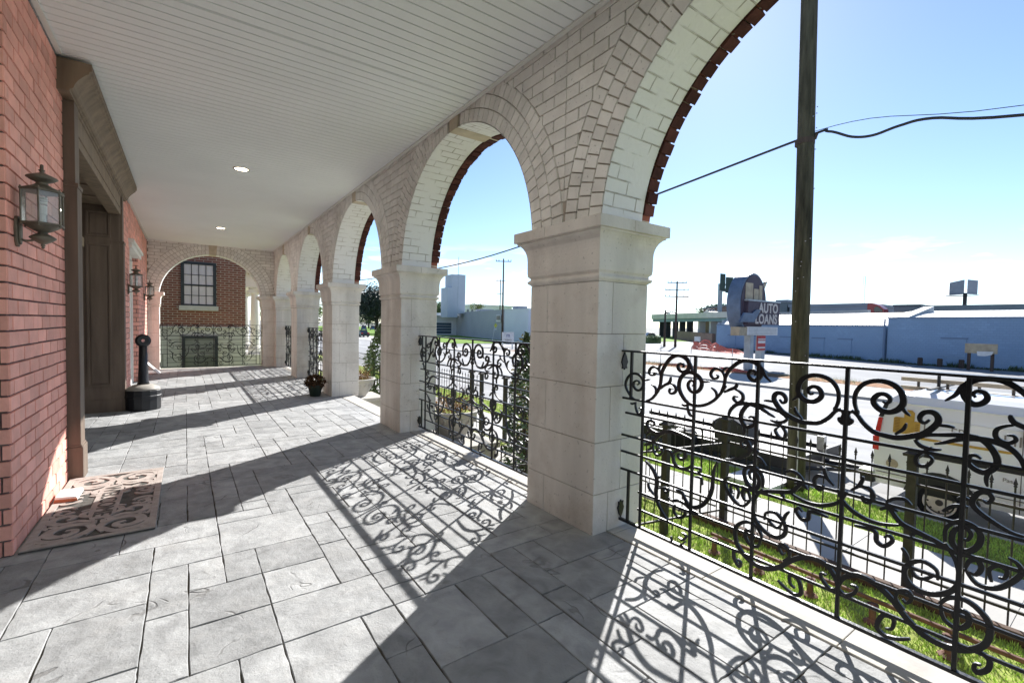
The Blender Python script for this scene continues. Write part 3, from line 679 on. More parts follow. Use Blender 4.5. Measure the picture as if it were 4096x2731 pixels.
# ------------------------------------------------------------------ wrought-iron railings
SCR = """
0.024 1.206,0.98 1.162,1.001 1.121,1.047 1.094,1.102 1.087,1.158 1.081,1.198 1.053,1.251 1.014,1.297 0.97,1.317 0.927,1.316 0.89,1.294 0.874,1.264 0.88,1.235 0.898,1.219 0.923,1.214 0.95,1.227 0.958,1.245 0.949,1.261 0.927,1.267 0.913,1.253 0.922,1.241
0.017 0.927,1.314 0.875,1.277 0.857,1.241 0.84,1.215
0.017 1.086,1.162 1.097,1.188 1.112,1.214 1.137,1.226 1.165,1.222 1.185,1.202 1.187,1.18 1.168,1.168 1.144,1.172 1.135,1.185 1.152,1.192
0.014 1.105,1.215 1.101,1.237 1.082,1.253
0.019 1.096,1.078 1.059,1.109 1.026,1.127 1.013,1.15 1.012,1.173
0.017 1.026,1.128 0.994,1.124 0.971,1.105 0.968,1.082 0.985,1.064 1.008,1.063 1.018,1.078 1.009,1.092 0.989,1.091
0.014 1.166,1.104 1.137,1.088 1.126,1.066 1.132,1.037
0.024 0.622,1.158 0.656,1.105 0.699,1.056 0.756,1.021 0.815,1.007 0.865,1.013 0.904,1.038 0.936,1.082 0.946,1.127 0.935,1.17 0.906,1.203 0.868,1.215 0.831,1.209 0.798,1.188 0.782,1.157 0.788,1.123 0.811,1.097 0.843,1.091 0.869,1.106 0.879,1.135 0.866,1.158 0.844,1.164 0.835,1.143 0.847,1.129
0.014 0.798,1.192 0.769,1.167 0.727,1.171
0.024 0.656,1.101 0.633,1.163 0.627,1.209 0.604,1.253 0.563,1.294 0.522,1.316 0.479,1.318 0.439,1.303 0.418,1.273 0.419,1.241 0.433,1.218 0.452,1.208 0.475,1.218 0.487,1.239 0.478,1.26 0.457,1.264 0.445,1.251 0.453,1.237
0.017 0.439,1.304 0.412,1.28 0.392,1.24 0.36,1.21
0.017 0.632,1.202 0.643,1.232 0.666,1.252 0.696,1.254 0.719,1.233 0.722,1.21 0.705,1.195 0.682,1.197 0.674,1.211 0.687,1.219
0.014 0.645,1.242 0.633,1.261 0.608,1.271
0.019 0.631,1.117 0.596,1.138 0.565,1.154 0.555,1.172 0.555,1.183
0.017 0.564,1.144 0.538,1.134 0.518,1.116 0.517,1.089 0.534,1.072 0.554,1.071 0.572,1.085 0.566,1.101 0.547,1.1
0.014 0.716,1.135 0.69,1.117 0.68,1.094 0.685,1.072
0.022 0.598,0.983 0.589,1.013 0.564,1.045 0.53,1.063 0.486,1.07 0.44,1.064 0.407,1.053 0.365,1.031 0.333,1.018
0.017 0.917,1 0.894,0.996 0.869,1.003
0.017 0.878,1.011 0.874,0.978 0.863,0.95 0.846,0.938 0.827,0.945 0.83,0.959
0.017 1.282,0.971 1.331,0.986 1.372,1.023 1.396,1.067 1.387,1.112 1.356,1.15 1.313,1.165 1.269,1.155 1.238,1.124 1.238,1.079 1.265,1.049 1.299,1.05 1.322,1.076 1.315,1.104 1.287,1.115 1.27,1.102 1.286,1.084
0.014 1.245,1.135 1.212,1.127 1.18,1.137
0.014 1.3,0.959 1.299,0.924 1.283,0.888 1.259,0.881 1.241,0.899 1.251,0.92 1.268,0.918
0.013 1.344,0.945 1.324,0.942 1.296,0.958
0.024 0.022,1.113 0.047,1.096 0.075,1.059 0.115,1.027 0.158,1.019 0.205,1.018 0.257,1.036 0.295,1.055 0.326,1.088 0.342,1.117 0.338,1.142 0.319,1.155 0.295,1.149 0.281,1.129 0.283,1.11 0.298,1.103 0.313,1.12
0.024 0.05,1.1 0.034,1.152 0.039,1.207 0.071,1.251 0.123,1.27 0.171,1.263 0.205,1.237 0.219,1.2 0.217,1.169 0.197,1.142 0.168,1.13 0.137,1.135 0.113,1.158 0.11,1.183 0.127,1.206 0.151,1.21 0.17,1.196 0.17,1.179 0.158,1.169 0.145,1.177
0.014 0.216,1.176 0.224,1.146 0.247,1.125
0.014 0.343,1.101 0.369,1.104 0.395,1.101
0.014 0.196,1.032 0.225,1.061 0.234,1.09
0.022 0.271,1.024 0.308,1.051 0.368,1.065 0.415,1.073 0.471,1.07 0.504,1.042 0.524,1 0.52,0.965 0.493,0.936 0.463,0.941 0.442,0.962 0.445,0.991 0.462,0.999 0.479,0.988
0.017 0.266,1.023 0.287,1 0.323,0.992 0.357,0.998
0.014 0.518,0.962 0.5,0.929 0.497,0.904 0.502,0.881
0.014 -0.017,1.092 -0.001,1.1 -0.022,1.102
0.017 0.055,1.115 0.032,1.108 0.003,1.1 -0.012,1.075 -0.006,1.052 0.01,1.044 0.025,1.055 0.027,1.068 0.011,1.072
0.017 0.083,0.804 0.078,0.779 0.064,0.75 0.035,0.724
0.017 0.037,0.723 0.066,0.75 0.093,0.756 0.112,0.752 0.126,0.727 0.119,0.696 0.098,0.683 0.08,0.702 0.089,0.714
0.019 1.035,0.796 1.1,0.774 1.154,0.783 1.186,0.802 1.192,0.827 1.166,0.848 1.135,0.843 1.133,0.82 1.158,0.815
0.0146 1.194,0.739 1.172,0.766 1.135,0.78
0.0246 1.21,0.664 1.147,0.696 1.105,0.745 1.064,0.782 1.005,0.804 0.959,0.805 0.897,0.796 0.83,0.782
0.0157 1.141,0.7 1.136,0.654 1.115,0.623 1.083,0.623 1.058,0.651 1.066,0.672 1.093,0.669 1.099,0.646
0.0146 1.185,0.634 1.158,0.649 1.139,0.669
0.0213 1.033,0.671 0.998,0.671 0.976,0.641 0.966,0.604 0.934,0.581 0.889,0.581 0.841,0.609 0.821,0.646
0.019 0.982,0.64 0.96,0.675 0.921,0.694 0.885,0.688 0.88,0.662 0.902,0.639 0.93,0.645 0.934,0.666 0.912,0.677
0.0157 0.835,0.61 0.798,0.611 0.77,0.611 0.774,0.593 0.792,0.591
0.0246 1.197,0.555 1.148,0.525 1.111,0.483 1.094,0.435 1.101,0.36 1.086,0.297 1.05,0.247 0.998,0.201
0.0146 1.104,0.438 1.076,0.477 1.068,0.466
0.0157 1.095,0.388 1.038,0.411 1.003,0.411 1.008,0.389 1.031,0.387 1.039,0.405
0.0157 1.168,0.41 1.161,0.373 1.115,0.335
0.0246 0.939,0.424 0.9,0.423 0.871,0.382 0.837,0.352 0.789,0.359 0.743,0.394 0.707,0.449 0.687,0.512 0.685,0.573 0.677,0.636 0.659,0.687
0.0157 0.809,0.552 0.765,0.555 0.759,0.533 0.752,0.514
0.019 1.001,0.356 0.971,0.344 0.92,0.359 0.869,0.352 0.825,0.327 0.777,0.329
0.019 0.947,0.328 0.95,0.271 0.913,0.249 0.875,0.274 0.871,0.309 0.901,0.31 0.917,0.29
0.0157 0.968,0.102 0.957,0.063 0.905,0.066 0.859,0.109
0.0146 0.888,0.157 0.854,0.147 0.879,0.113 0.913,0.117
0.019 -0.02,0.711 0.014,0.647 0.085,0.607 0.158,0.601 0.233,0.622
0.0157 0.155,0.668 0.18,0.686 0.221,0.683
0.0157 0.175,0.709 0.205,0.736 0.241,0.745 0.268,0.726
0.0213 0.172,0.705 0.196,0.678 0.232,0.634 0.292,0.614 0.355,0.597 0.426,0.573 0.504,0.584
0.0157 0.267,0.587 0.286,0.608 0.311,0.613
0.0213 0.384,0.609 0.385,0.666 0.421,0.708 0.46,0.709 0.489,0.681 0.486,0.634 0.459,0.596 0.426,0.589 0.405,0.617 0.411,0.667 0.442,0.69 0.462,0.671 0.452,0.641 0.433,0.641
0.0157 0.412,0.8 0.434,0.812 0.453,0.808
0.0157 0.371,0.735 0.407,0.77 0.45,0.778
0.019 0.609,0.716 0.571,0.72 0.518,0.746 0.474,0.777 0.46,0.806 0.477,0.847 0.503,0.857 0.517,0.837 0.505,0.815 0.489,0.823
0.019 0.056,0.557 0.116,0.561 0.142,0.553 0.147,0.514 0.176,0.503 0.205,0.537 0.194,0.559 0.174,0.543
0.0157 0.24,0.522 0.26,0.49 0.267,0.448
0.0213 0.384,0.601 0.422,0.536 0.433,0.461 0.41,0.402 0.352,0.361 0.289,0.36 0.256,0.399 0.262,0.449 0.309,0.49 0.36,0.473 0.367,0.431
0.0157 0.277,0.439 0.293,0.413 0.325,0.417 0.36,0.45
0.019 0.451,0.521 0.463,0.559 0.488,0.568 0.497,0.538 0.482,0.508 0.463,0.512
0.019 0.449,0.52 0.486,0.471 0.54,0.478 0.584,0.525 0.608,0.573 0.595,0.604 0.57,0.616
0.0157 0.528,0.499 0.52,0.545 0.544,0.574 0.569,0.563 0.563,0.53 0.546,0.527
0.0246 0.377,0.331 0.405,0.371 0.451,0.387 0.496,0.367 0.53,0.32 0.523,0.242 0.476,0.186 0.408,0.158 0.335,0.165 0.275,0.203 0.234,0.247 0.184,0.291 0.126,0.317 0.066,0.315 0.018,0.274 0.001,0.217 0.032,0.196 0.069,0.226 0.077,0.257 0.053,0.259
0.019 0.38,0.329 0.394,0.272 0.437,0.256 0.469,0.294 0.464,0.334 0.438,0.333 0.422,0.305 0.433,0.289
0.019 0.285,0.123 0.24,0.097 0.192,0.087 0.165,0.113 0.183,0.176 0.223,0.182 0.221,0.135 0.196,0.121
0.0157 0.261,0.243 0.229,0.279 0.238,0.318 0.27,0.334 0.284,0.307 0.266,0.277 0.252,0.289
0.019 0.465,0.182 0.503,0.193 0.535,0.179 0.53,0.135 0.499,0.105 0.493,0.133 0.512,0.145
0.0157 0.326,1.001 0.278,0.952 0.28,0.914 0.31,0.915 0.329,0.946 0.313,0.966
"""
def make_panel():
    root = thing('iron_railing', 'nearest black wrought-iron railing of scrolls and bars, beside the closest pier', 'railing', (0, 0, 0), 'scrolled iron railings between the piers')
    HW = 1.42
    b = MB(); b.box(-.028, .028, -HW, HW, 1.317, 1.330); b.build('top_rail', 'iron', root, bevel=.002)
    b = MB(); b.box(-.013, .013, -HW, HW, .056, .074); b.build('bottom_rail', 'iron', root, bevel=.002)
    for z, h in ((.975, HW), (.868, HW-.03), (.700, HW), (.577, HW), (.445, HW), (.315, 1.255), (.190, 1.255)):
        b = MB(); b.box(-.0075, .0075, -h, h, z-.0075, z+.0075); b.build('crossbar', 'iron', root, bevel=.002, seg=1)
    for u in (0, .432, .83, 1.232, -.432, -.83, -1.232):
        b = MB(); b.box(-.0088, .0088, u-.0088, u+.0088, .056, 1.32); b.build('upright', 'iron', root, bevel=.002, seg=1)
    for u in (1.345, -1.345):
        b = MB(); b.box(-.008, .008, u-.009, u+.009, .972, 1.318); b.box(-.008, .008, u-.009, u+.009, .06, .447); b.build('end_stub', 'iron', root)
        for z, sg in ((1.315, -1), (.075, 1)):
            c = MB(); q = 1.418 if u > 0 else -1.418
            pts = [(0, 0), (.018, .03), (.034, .075), (.022, .10), (.028, .125), (.010, .118), (0, .135), (-.010, .118), (-.028, .125), (-.022, .10), (-.034, .075), (-.018, .03)]
            c.prism([(a, z+sg*bb) for a, bb in pts], 'y', min(q, q-math.copysign(.012, u)), max(q, q-math.copysign(.012, u)))
            c.build('wall_clip', 'iron', root, bevel=.002, seg=1)
    for line in SCR.strip().split('\n'):
        tk = line.split(); wd = float(tk[0]); P = [tuple(map(float, t.split(','))) for t in tk[1:]]
        for sg in (1, -1):
            if sg < 0 and all(abs(p[0]) < .02 for p in P): continue
            Q = smoothpath([(sg*p[0], p[1]) for p in P], 4); n = len(Q); t = .0062+jit(.0007); o = jit(.0012)
            L_, R_ = [], []
            for i, p in enumerate(Q):
                a, c = Q[max(i-1, 0)], Q[min(i+1, n-1)]
                dx, dy = c[0]-a[0], c[1]-a[1]; l = math.hypot(dx, dy) or 1
                f = i/(n-1); wv = wd*.5*(.26+.78*math.sin(math.pi*min(1, f*.9+.08))**.7)
                L_.append((p[0]-dy/l*wv, p[1]+dx/l*wv)); R_.append((p[0]+dy/l*wv, p[1]-dx/l*wv))
            vs = [(o+t, *p) for p in L_]+[(o+t, *p) for p in R_]+[(o-t, *p) for p in L_]+[(o-t, *p) for p in R_]
            fs = []
            for i in range(n-1):
                j = i+1
                fs += [(i, j, n+j, n+i), (2*n+i, 3*n+i, 3*n+j, 2*n+j), (i, 2*n+i, 2*n+j, j), (n+i, n+j, 3*n+j, 3*n+i)]
            fs += [(0, n, 3*n, 2*n), (n-1, 3*n-1, 4*n-1, 2*n-1)]
            b = MB(); b.poly(vs, fs); b.build('scroll', 'iron', root)
    return root
rail = make_panel(); XR = 2.66
def place_rail(first, x, y, wdt, rz=0, lab=None):
    o = rail if first else copy_tree(rail)
    o.location = (x, y, 0); o.rotation_euler = (0, 0, rz); o.scale = (1, wdt/2.84, 1)
    if lab: o['label'] = lab
    return o
o2 = place_rail(False, XR, (3.095+5.9635)/2, 2.868, 0, 'iron scroll railing between the first and second piers, a shrub behind it')
o3 = place_rail(False, XR, (10.32+13.07)/2, 2.75, 0, 'scrolled iron railing just beyond the entrance steps, seen almost edge-on beside the third pier')
o4 = place_rail(False, XR, (13.85+16.45)/2, 2.60, 0, 'edge-on iron railing in the last bay at the far corner of the porch')
o5 = place_rail(False, .72, 16.98, 2.66, rad(-90), 'iron scroll railing across the far end of the porch, under the end arch')
place_rail(True, XR, (2.3165-.525)/2, 2.8415)
# ------------------------------------------------------------------ ground, street
GZ, RZ = -1.476, -1.60
def sheet(name, x0, x1, y0, y1, z, m, thick=None):
    s = MB()
    if thick: s.box(x0, x1, y0, y1, z-thick, z)
    else: s.face([(x0, y0, z), (x1, y0, z), (x1, y1, z), (x0, y1, z)])
    return tag(s.build(name, m), kind='structure')
sheet('ground', -3000, 3000, -3000, 3000, -1.66, 'ground_mat')
sheet('lawn', -9, 6.56, -40, 62, GZ-.006, 'soil')
sheet('sidewalk', 6.60, 8.30, -60, 60, GZ, 'sidewalk', .15)
sheet('verge', 8.30, 9.68, -60, 60, GZ-.008, 'soil', .14)
sheet('kerb', 9.68, 9.88, -60, 60, GZ+.003, 'concrete', .2)
sheet('road', 9.88, 25.3, -300, 300, RZ, 'asphalt')
sheet('far_kerb', 25.3, 25.5, -60, 52, RZ+.12, 'concrete', .2)
sheet('far_sidewalk', 25.5, 30.3, -60, 52, RZ+.115, 'sidewalk', .2)
sheet('far_strip', 30.3, 32.6, -60, 44, RZ+.13, 'dead_grass', .2)
sheet('cross_street', 25.3, 200, 52, 63, RZ+.002, 'asphalt')
sheet('parking_lot', 32.6, 150, -200, 52, RZ-.02, 'lot')
sheet('church_forecourt', 25.3, 34, 63, 300, RZ+.02, 'sidewalk')
sheet('church_lawn', 34, 150, 63, 300, RZ+.06, 'lawn_far')
s = MB()
for x in (13.6, 17.4, 21.4):
    y = -30
    while y < 120: s.box(x-.06, x+.06, y, y+3, RZ, RZ+.004); y += 9
s.box(17.9, 18.02, -60, 150, RZ, RZ+.004); tag(s.build('lane_markings', 'lane_paint'), kind='structure')
s = MB(); rnd = random.Random(77)
for x0, x1 in ((10.9, 11.6), (12.4, 13.1), (14.6, 15.4), (16.2, 16.9), (18.8, 19.5), (20.3, 21.0), (22.4, 23.1), (23.9, 24.5)): s.face([(x0, -80, RZ+.002), (x1, -80, RZ+.002), (x1+.1, 140, RZ+.002), (x0+.1, 140, RZ+.002)])
tag(s.build('wheel_tracks', 'asphalt_worn'), kind='structure')
s = MB()
for k in range(60):
    x, y = rnd.uniform(10.5, 56), rnd.uniform(-4, 50); a = rnd.choice((0, 1.57))+rnd.gauss(0, .25); zz = (RZ+.006 if x < 25 else RZ+.119 if x < 30 else RZ-.012)
    if 24.8 < x < 33: continue
    pts = [(x, y)]
    for q in range(rnd.randint(5, 14)): a += rnd.gauss(0, .25); x += .7*math.cos(a); y += .7*math.sin(a); pts.append((x, y))
    if any(24.8 < p[0] < 33 or p[0] < 10 for p in pts): continue
    for (ax, ay), (bx, by) in zip(pts, pts[1:]):
        l = math.hypot(bx-ax, by-ay); nx, ny = -(by-ay)/l*.035, (bx-ax)/l*.035; s.face([(ax-nx, ay-ny, zz), (bx-nx, by-ny, zz), (bx+nx, by+ny, zz), (ax+nx, ay+ny, zz)])
tag(s.build('sealed_cracks', 'tar'), kind='structure')
s = MB()
for k in range(32): s.box(6.61, 8.29, -20+k*1.6, -20+k*1.6+1.588, GZ, GZ+.006)
tag(s.build('sidewalk_slabs', 'sidewalk'), kind='structure')
sheet('entrance_walk', 5.0, 6.6, 7.0, 9.3, GZ+.01, 'concrete', .1)
s = MB()
for i in range(8): s.box(2.80+.28*i, 2.80+.28*(i+1), 6.76, 9.53, -1.5, -.0125-.184*(i+1))
tag(s.build('steps', 'concrete', bevel=.01), kind='structure')
for y0, y1 in ((10.24, 11.15), (5.55, 6.75)):
    s = MB(); s.box(2.93, 3.68, y0, y1, -1.5, -.28); s.box(2.93, 3.73, y0-.04, y1+.04, -.28, -.2)
    o = s.build('planter_plinth', 'concrete', bevel=.006)
    tag(o, 'concrete plinth beside the entrance steps, the one next to the third pier' if y0 > 9 else 'concrete plinth beside the entrance steps, the one behind the railing by the second pier', 'plinth', 'plinths flanking the entrance steps')
s = MB(); s.box(8.72, 9.62, 4.06, 4.95, GZ, GZ+.08); tag(s.build('concrete_pad', 'sign_white', bevel=.01), 'white concrete utility pad in the grass beside the utility pole', 'pad')

def blades(name, regs, dens, h, m):
    s = MB()
    for (x0, x1, y0, y1) in regs:
        for _ in range(int((x1-x0)*(y1-y0)*dens)):
            x, y = random.uniform(x0, x1), random.uniform(y0, y1); a = random.uniform(0, 6.28); hh = h*random.uniform(.5, 1.4); wd = .006*random.uniform(.7, 1.5)
            lx, ly = jit(.5)*hh, jit(.5)*hh
            s.face([(x-wd*math.cos(a), y-wd*math.sin(a), GZ-.01), (x+wd*math.cos(a), y+wd*math.sin(a), GZ-.01), (x+lx, y+ly, GZ+hh)], 0, random.uniform(.6, 1.5))
    o = s.build(name, m, recalc=False); tag(o, kind='stuff'); return o
tag(blades('grass', [(2.85, 6.5, -2.2, 5.4), (8.32, 9.66, -3.5, 9)], 1900, .036, 'grass_blade'), 'short sunlit green lawn grass around the iron fence', 'grass')
tag(blades('verge_grass', [(2.85, 6.5, 5.4, 6), (4.2, 6.5, 9.4, 17), (8.32, 9.66, 9, 26)], 380, .07, 'grass_blade'), 'rougher grass further along the verge by the pavement', 'grass')

# ------------------------------------------------------------------ plants
def foliage(s, c, rx, ry, rz, n, size, mi=0, shape='ellipsoid', droop=0., clumps=0, seed=1, lo=.55, hi=1.5):
    rnd = random.Random(seed); cl = []
    for _ in range(max(1, clumps)):
        while True:
            p = [rnd.uniform(-1, 1) for _ in range(3)]
            if sum(q*q for q in p) < 1: break
        cl.append((p, rnd.uniform(.25, .5), rnd.uniform(.7, 1.25)))
    for _ in range(n):
        if clumps:
            cc, rr, tn = rnd.choice(cl)
            while True:
                q = [rnd.gauss(0, .5) for _ in range(3)]
                if sum(t*t for t in q) < 1.6: break
            p = [cc[k]*.8+q[k]*rr for k in range(3)]
        else:
            tn = 1.
            while True:
                p = [rnd.uniform(-1, 1) for _ in range(3)]
                if sum(t*t for t in p) < 1: break
            if shape == 'cone':
                h = rnd.random()**1.4; rad_ = (1-h)**.75*(.45+.55*rnd.random()**.4)*(1+.18*math.sin(9*h+rnd.random()*2)); a = rnd.uniform(0, 6.283)
                p = [rad_*math.cos(a), rad_*math.sin(a), -1+2*h]
        x, y, z = c[0]+p[0]*rx, c[1]+p[1]*ry, c[2]+p[2]*rz
        d = Vector((rnd.gauss(0, 1), rnd.gauss(0, 1), rnd.gauss(0, .8)-droop)).normalized(); e_ = d.cross(Vector((rnd.gauss(0, 1), rnd.gauss(0, 1), rnd.gauss(0, 1)))).normalized()
        L_ = size*rnd.uniform(.6, 1.5); W_ = L_*rnd.uniform(.3, .55); o = Vector((x, y, z))
        s.face([o-d*L_*.5, o+e_*W_*.5, o+d*L_*.5, o-e_*W_*.5], mi, rnd.uniform(lo, hi)*tn)
def tree(name, label, base, h, rx, cz, rz, n, size, leaf, group=None, clumps=40, trunk=.18, seed=1, cat='tree', lean=0):
    t = thing(name, label, cat, base, group)
    s = MB(); x, y, z = base
    s.tube([(x, y, z), (x+lean*.3, y, z+(cz-z)*.5), (x+lean, y, z+(cz-z)*1.0), (x+lean*1.2, y, cz+rz*.6)], [trunk, trunk*.8, trunk*.55, trunk*.15], 8)
    rnd = random.Random(seed)
    for k in range(7):
        a = rnd.uniform(0, 6.28); q = rnd.uniform(.3, .8)
        s.tube([(x+lean*.6, y, cz-rz*.6+rz*.1*k), (x+lean+rx*q*.5*math.cos(a), y+rx*q*.5*math.sin(a), cz-rz*.2+rz*.12*k), (x+lean+rx*q*math.cos(a), y+rx*q*math.sin(a), cz+rz*.1*k)], [trunk*.4, trunk*.25, trunk*.08], 6)
    s.build('trunk', 'bark', t, smooth=True)
    s = MB(); foliage(s, (x+lean, y, cz), rx, rx, rz, n, size, clumps=clumps, seed=seed); s.build('crown', leaf, t, recalc=False)
    return t
def shrub(name, label, base, rx, h, n, size, leaf, shape='cone', group=None, seed=3, clumps=0, lo=.55, hi=1.5):
    t = thing(name, label, 'shrub', base, group); x, y, z = base
    s = MB()
    for k in range(5): s.tube([(x+jit(.05), y+jit(.05), z), (x+jit(rx*.3), y+jit(rx*.3), z+h*.6)], [.025, .008], 6)
    s.build('stem', 'bark', t)
    s = MB(); foliage(s, (x, y, z+h*.5), rx, rx, h*.5, n, size, shape=shape, seed=seed, clumps=clumps, lo=lo, hi=hi); s.build('foliage', leaf, t, recalc=False); return t
shrub('evergreen_shrub', 'bushy dark evergreen shrub behind the railing next to the nearest pier', (4.05, 5.36, GZ), .52, 2.85, 3600, .085, 'leaf_dark', group='evergreen shrubs beside the porch', seed=3)
shrub('evergreen_shrub', 'tall conical evergreen shrub behind the stone planter, in the entrance opening', (4.72, 13.3, GZ), .95, 2.95, 5200, .10, 'leaf_mid', group='evergreen shrubs beside the porch', seed=5)
shrub('red_tipped_shrub', 'green and reddish leafy bush behind the dark evergreen shrub, near the pavement', (6.05, 7.95, GZ), .36, 2.85, 900, .10, 'leaf_red', 'ellipsoid', seed=9)

def stone_planter(label, x, y):
    t = thing('stone_planter', label, 'planter', (x, y, -.2), 'stone bowl planters flanking the steps')
    s = MB(); s.lathe([(.20, -.2), (.215, -.19), (.22, -.17), (.25, -.13), (.31, -.03), (.36, .09), (.385, .16), (.41, .175), (.42, .195), (.41, .21), (.37, .21), (.34, .15)], (x, y, 0), 36)
    for k in range(18):                       # raised leaf swags round the bowl
        a = 2*math.pi*k/18; r = .345
        s.tube([(x+(r+.03*q)*math.cos(a+.1*math.sin(q*3)), y+(r+.03*q)*math.sin(a+.1*math.sin(q*3)), .03+.1*q) for q in (0, .3, .6, .9)], [.012, .018, .014, .006], 6)
    s.build('bowl', 'concrete', t, smooth=True)
    s = MB(); s.lathe([(.02, .14), (.37, .14), (.37, .155), (.02, .17)], (x, y, 0), 24); s.build('soil', 'soil', t)
    s = MB(); rnd = random.Random(int(x*100+y*10))
    for k in range(46):
        a = rnd.uniform(0, 6.28); r0 = rnd.uniform(0, .25); l = rnd.uniform(.15, .5)
        p = Vector((x+r0*math.cos(a), y+r0*math.sin(a), .15)); pts = [p]
        d = Vector((math.cos(a)*.5+rnd.uniform(-.3, .3), math.sin(a)*.5+rnd.uniform(-.3, .3), 1)).normalized()
        for q in range(4): p = p+d*l/4; d = (d+Vector((rnd.uniform(-.3, .3), rnd.uniform(-.3, .3), -.22))).normalized(); pts.append(p)
        s.tube(pts, [.006, .005, .004, .003, .002], 4, tone=rnd.uniform(.4, 1.2))
    foliage(s, (x, y, .27), .33, .33, .14, 350, .05, seed=8, lo=.35, hi=1.1)
    s.build('dead_plant', 'twig', t, recalc=False)
stone_planter('pale stone bowl planter of dried plants beyond the third pier, beside the entrance steps', 3.2, 10.66)
stone_planter('stone bowl planter half hidden behind the railing, by the second pier', 3.3, 6.2)
def pot():
    x, y = 2.12, 9.78
    t = thing('plant_pot', 'small dark green pot with a dead brown plant at the foot of the third pier', 'plant pot', (x, y, 0))
    s = MB(); s.lathe([(.095, .004), (.10, .01), (.135, .19), (.15, .195), (.15, .225), (.13, .225), (.12, .18)], (x, y, 0), 24); s.build('pot', 'dark_green_pot', t, smooth=True)
    s = MB(); foliage(s, (x, y, .28), .2, .2, .15, 650, .06, seed=4, lo=.35, hi=1.1)
    rnd = random.Random(5)
    for k in range(26):
        a = rnd.uniform(0, 6.28); p = Vector((x, y, .2)); pts = [p]; d = Vector((math.cos(a), math.sin(a), .9)).normalized()
        for q in range(4): p = p+d*.07; d = (d+Vector((rnd.uniform(-.3, .3), rnd.uniform(-.3, .3), -.3))).normalized(); pts.append(p)
        s.tube(pts, [.005, .004, .003, .002, .002], 4, tone=.7)
    s.build('dead_plant', 'dead_dark', t, recalc=False)
pot()

# ------------------------------------------------------------------ iron street fence, rusty rail, edging
def fence(label, p0, p1, posts, sp=.168, top=.06):
    t = thing('iron_fence', label, 'fence', (*p0, GZ), 'iron picket fences round the lawn')
    d = Vector((p1[0]-p0[0], p1[1]-p0[1], 0)); L_ = d.length; d.normalize(); n = Vector((-d.y, d.x, 0))
    P = lambda s_, z, o=0: (p0[0]+d.x*s_+n.x*o, p0[1]+d.y*s_+n.y*o, z)
    proto = None; k = 0; s_ = sp*.5
    while s_ < L_:
        if proto is None:
            b = MB(); b.tube([P(s_, GZ+.05), P(s_, top-.02)], .0085, 6); b.lathe([(.003, -.03), (.017, -.012), (.010, 0), (.019, .012), (.012, .035), (.002, .075)], P(s_, top), 6)
            proto = b.build('picket', 'fence_paint', t); base = s_
        else:
            q = proto.copy(); col.objects.link(q); q.location = (d.x*(s_-base), d.y*(s_-base), 0); q.parent = t; q.matrix_parent_inverse = proto.matrix_parent_inverse.copy()
        s_ += sp; k += 1
    for z in (GZ+.22, top-.22):
        b = MB(); b.hexa([P(0, z-.014, -.012), P(L_, z-.014, -.012), P(L_, z-.014, .012), P(0, z-.014, .012)], [P(0, z+.014, -.012), P(L_, z+.014, -.012), P(L_, z+.014, .012), P(0, z+.014, .012)]); b.build('rail', 'fence_paint', t)
    for s_ in posts:
        b = MB(); x, y, _ = P(s_, 0); b.rectloft(x-.045, x+.045, y-.045, y+.045, [(0, GZ-.02), (0, .10)]); b.rectloft(x-.045, x+.045, y-.045, y+.045, [(.03, .10), (.035, .13), (.01, .15), (-.02, .175)])
        b.build('post', 'fence_post', t, bevel=.004)
fence('iron picket fence along the pavement in front of the nearest railing', (6.74, -6.0), (6.74, 3.82), [.9, 3.16, 5.38, 7.60, 9.82], top=.0)
fence('iron picket fence along the pavement between its corner post and the gateway', (6.74, 3.95), (6.74, 9.78), [2.0, 4.0, 5.83], top=.0)
fence('iron picket fence further along the pavement, past the gateway', (6.74, 10.95), (6.74, 26), [0, .55, 3, 6, 9, 12, 15.05], top=.0)
fence('short iron fence running from the pavement corner towards the porch', (6.66, 3.82), (3.1, 4.62), [1.08], top=-.02)
def rusty_rail():
    t = thing('rusty_rail', 'low rusty pipe rail on short flanged posts in the lawn', 'low rail', (5.72, 1, GZ))
    b = MB(); b.box(5.70, 5.74, -3.2, 3.4, -1.25, -1.21); b.build('rail', 'rust', t, bevel=.01)
    y = -3.0
    while y < 3.4:
        b = MB(); b.lathe([(.075, GZ), (.08, GZ+.015), (.05, GZ+.03), (.032, GZ+.05), (.03, -1.27)], (5.72, y, 0), 10); b.lathe([(.03, -1.32), (.05, -1.30), (.05, -1.275)], (5.72, y, 0), 10)
        b.build('post', 'rust', t); y += .577
rusty_rail()
s = MB()
for k in range(6): s.box(6.50, 6.585, -4.2+k*1.4, -4.2+k*1.4+1.39, GZ-.05, GZ+.12)
tag(s.build('timber_edging', 'edging', bevel=.008), 'dark timber edging boards between the lawn and the pavement', 'edging')

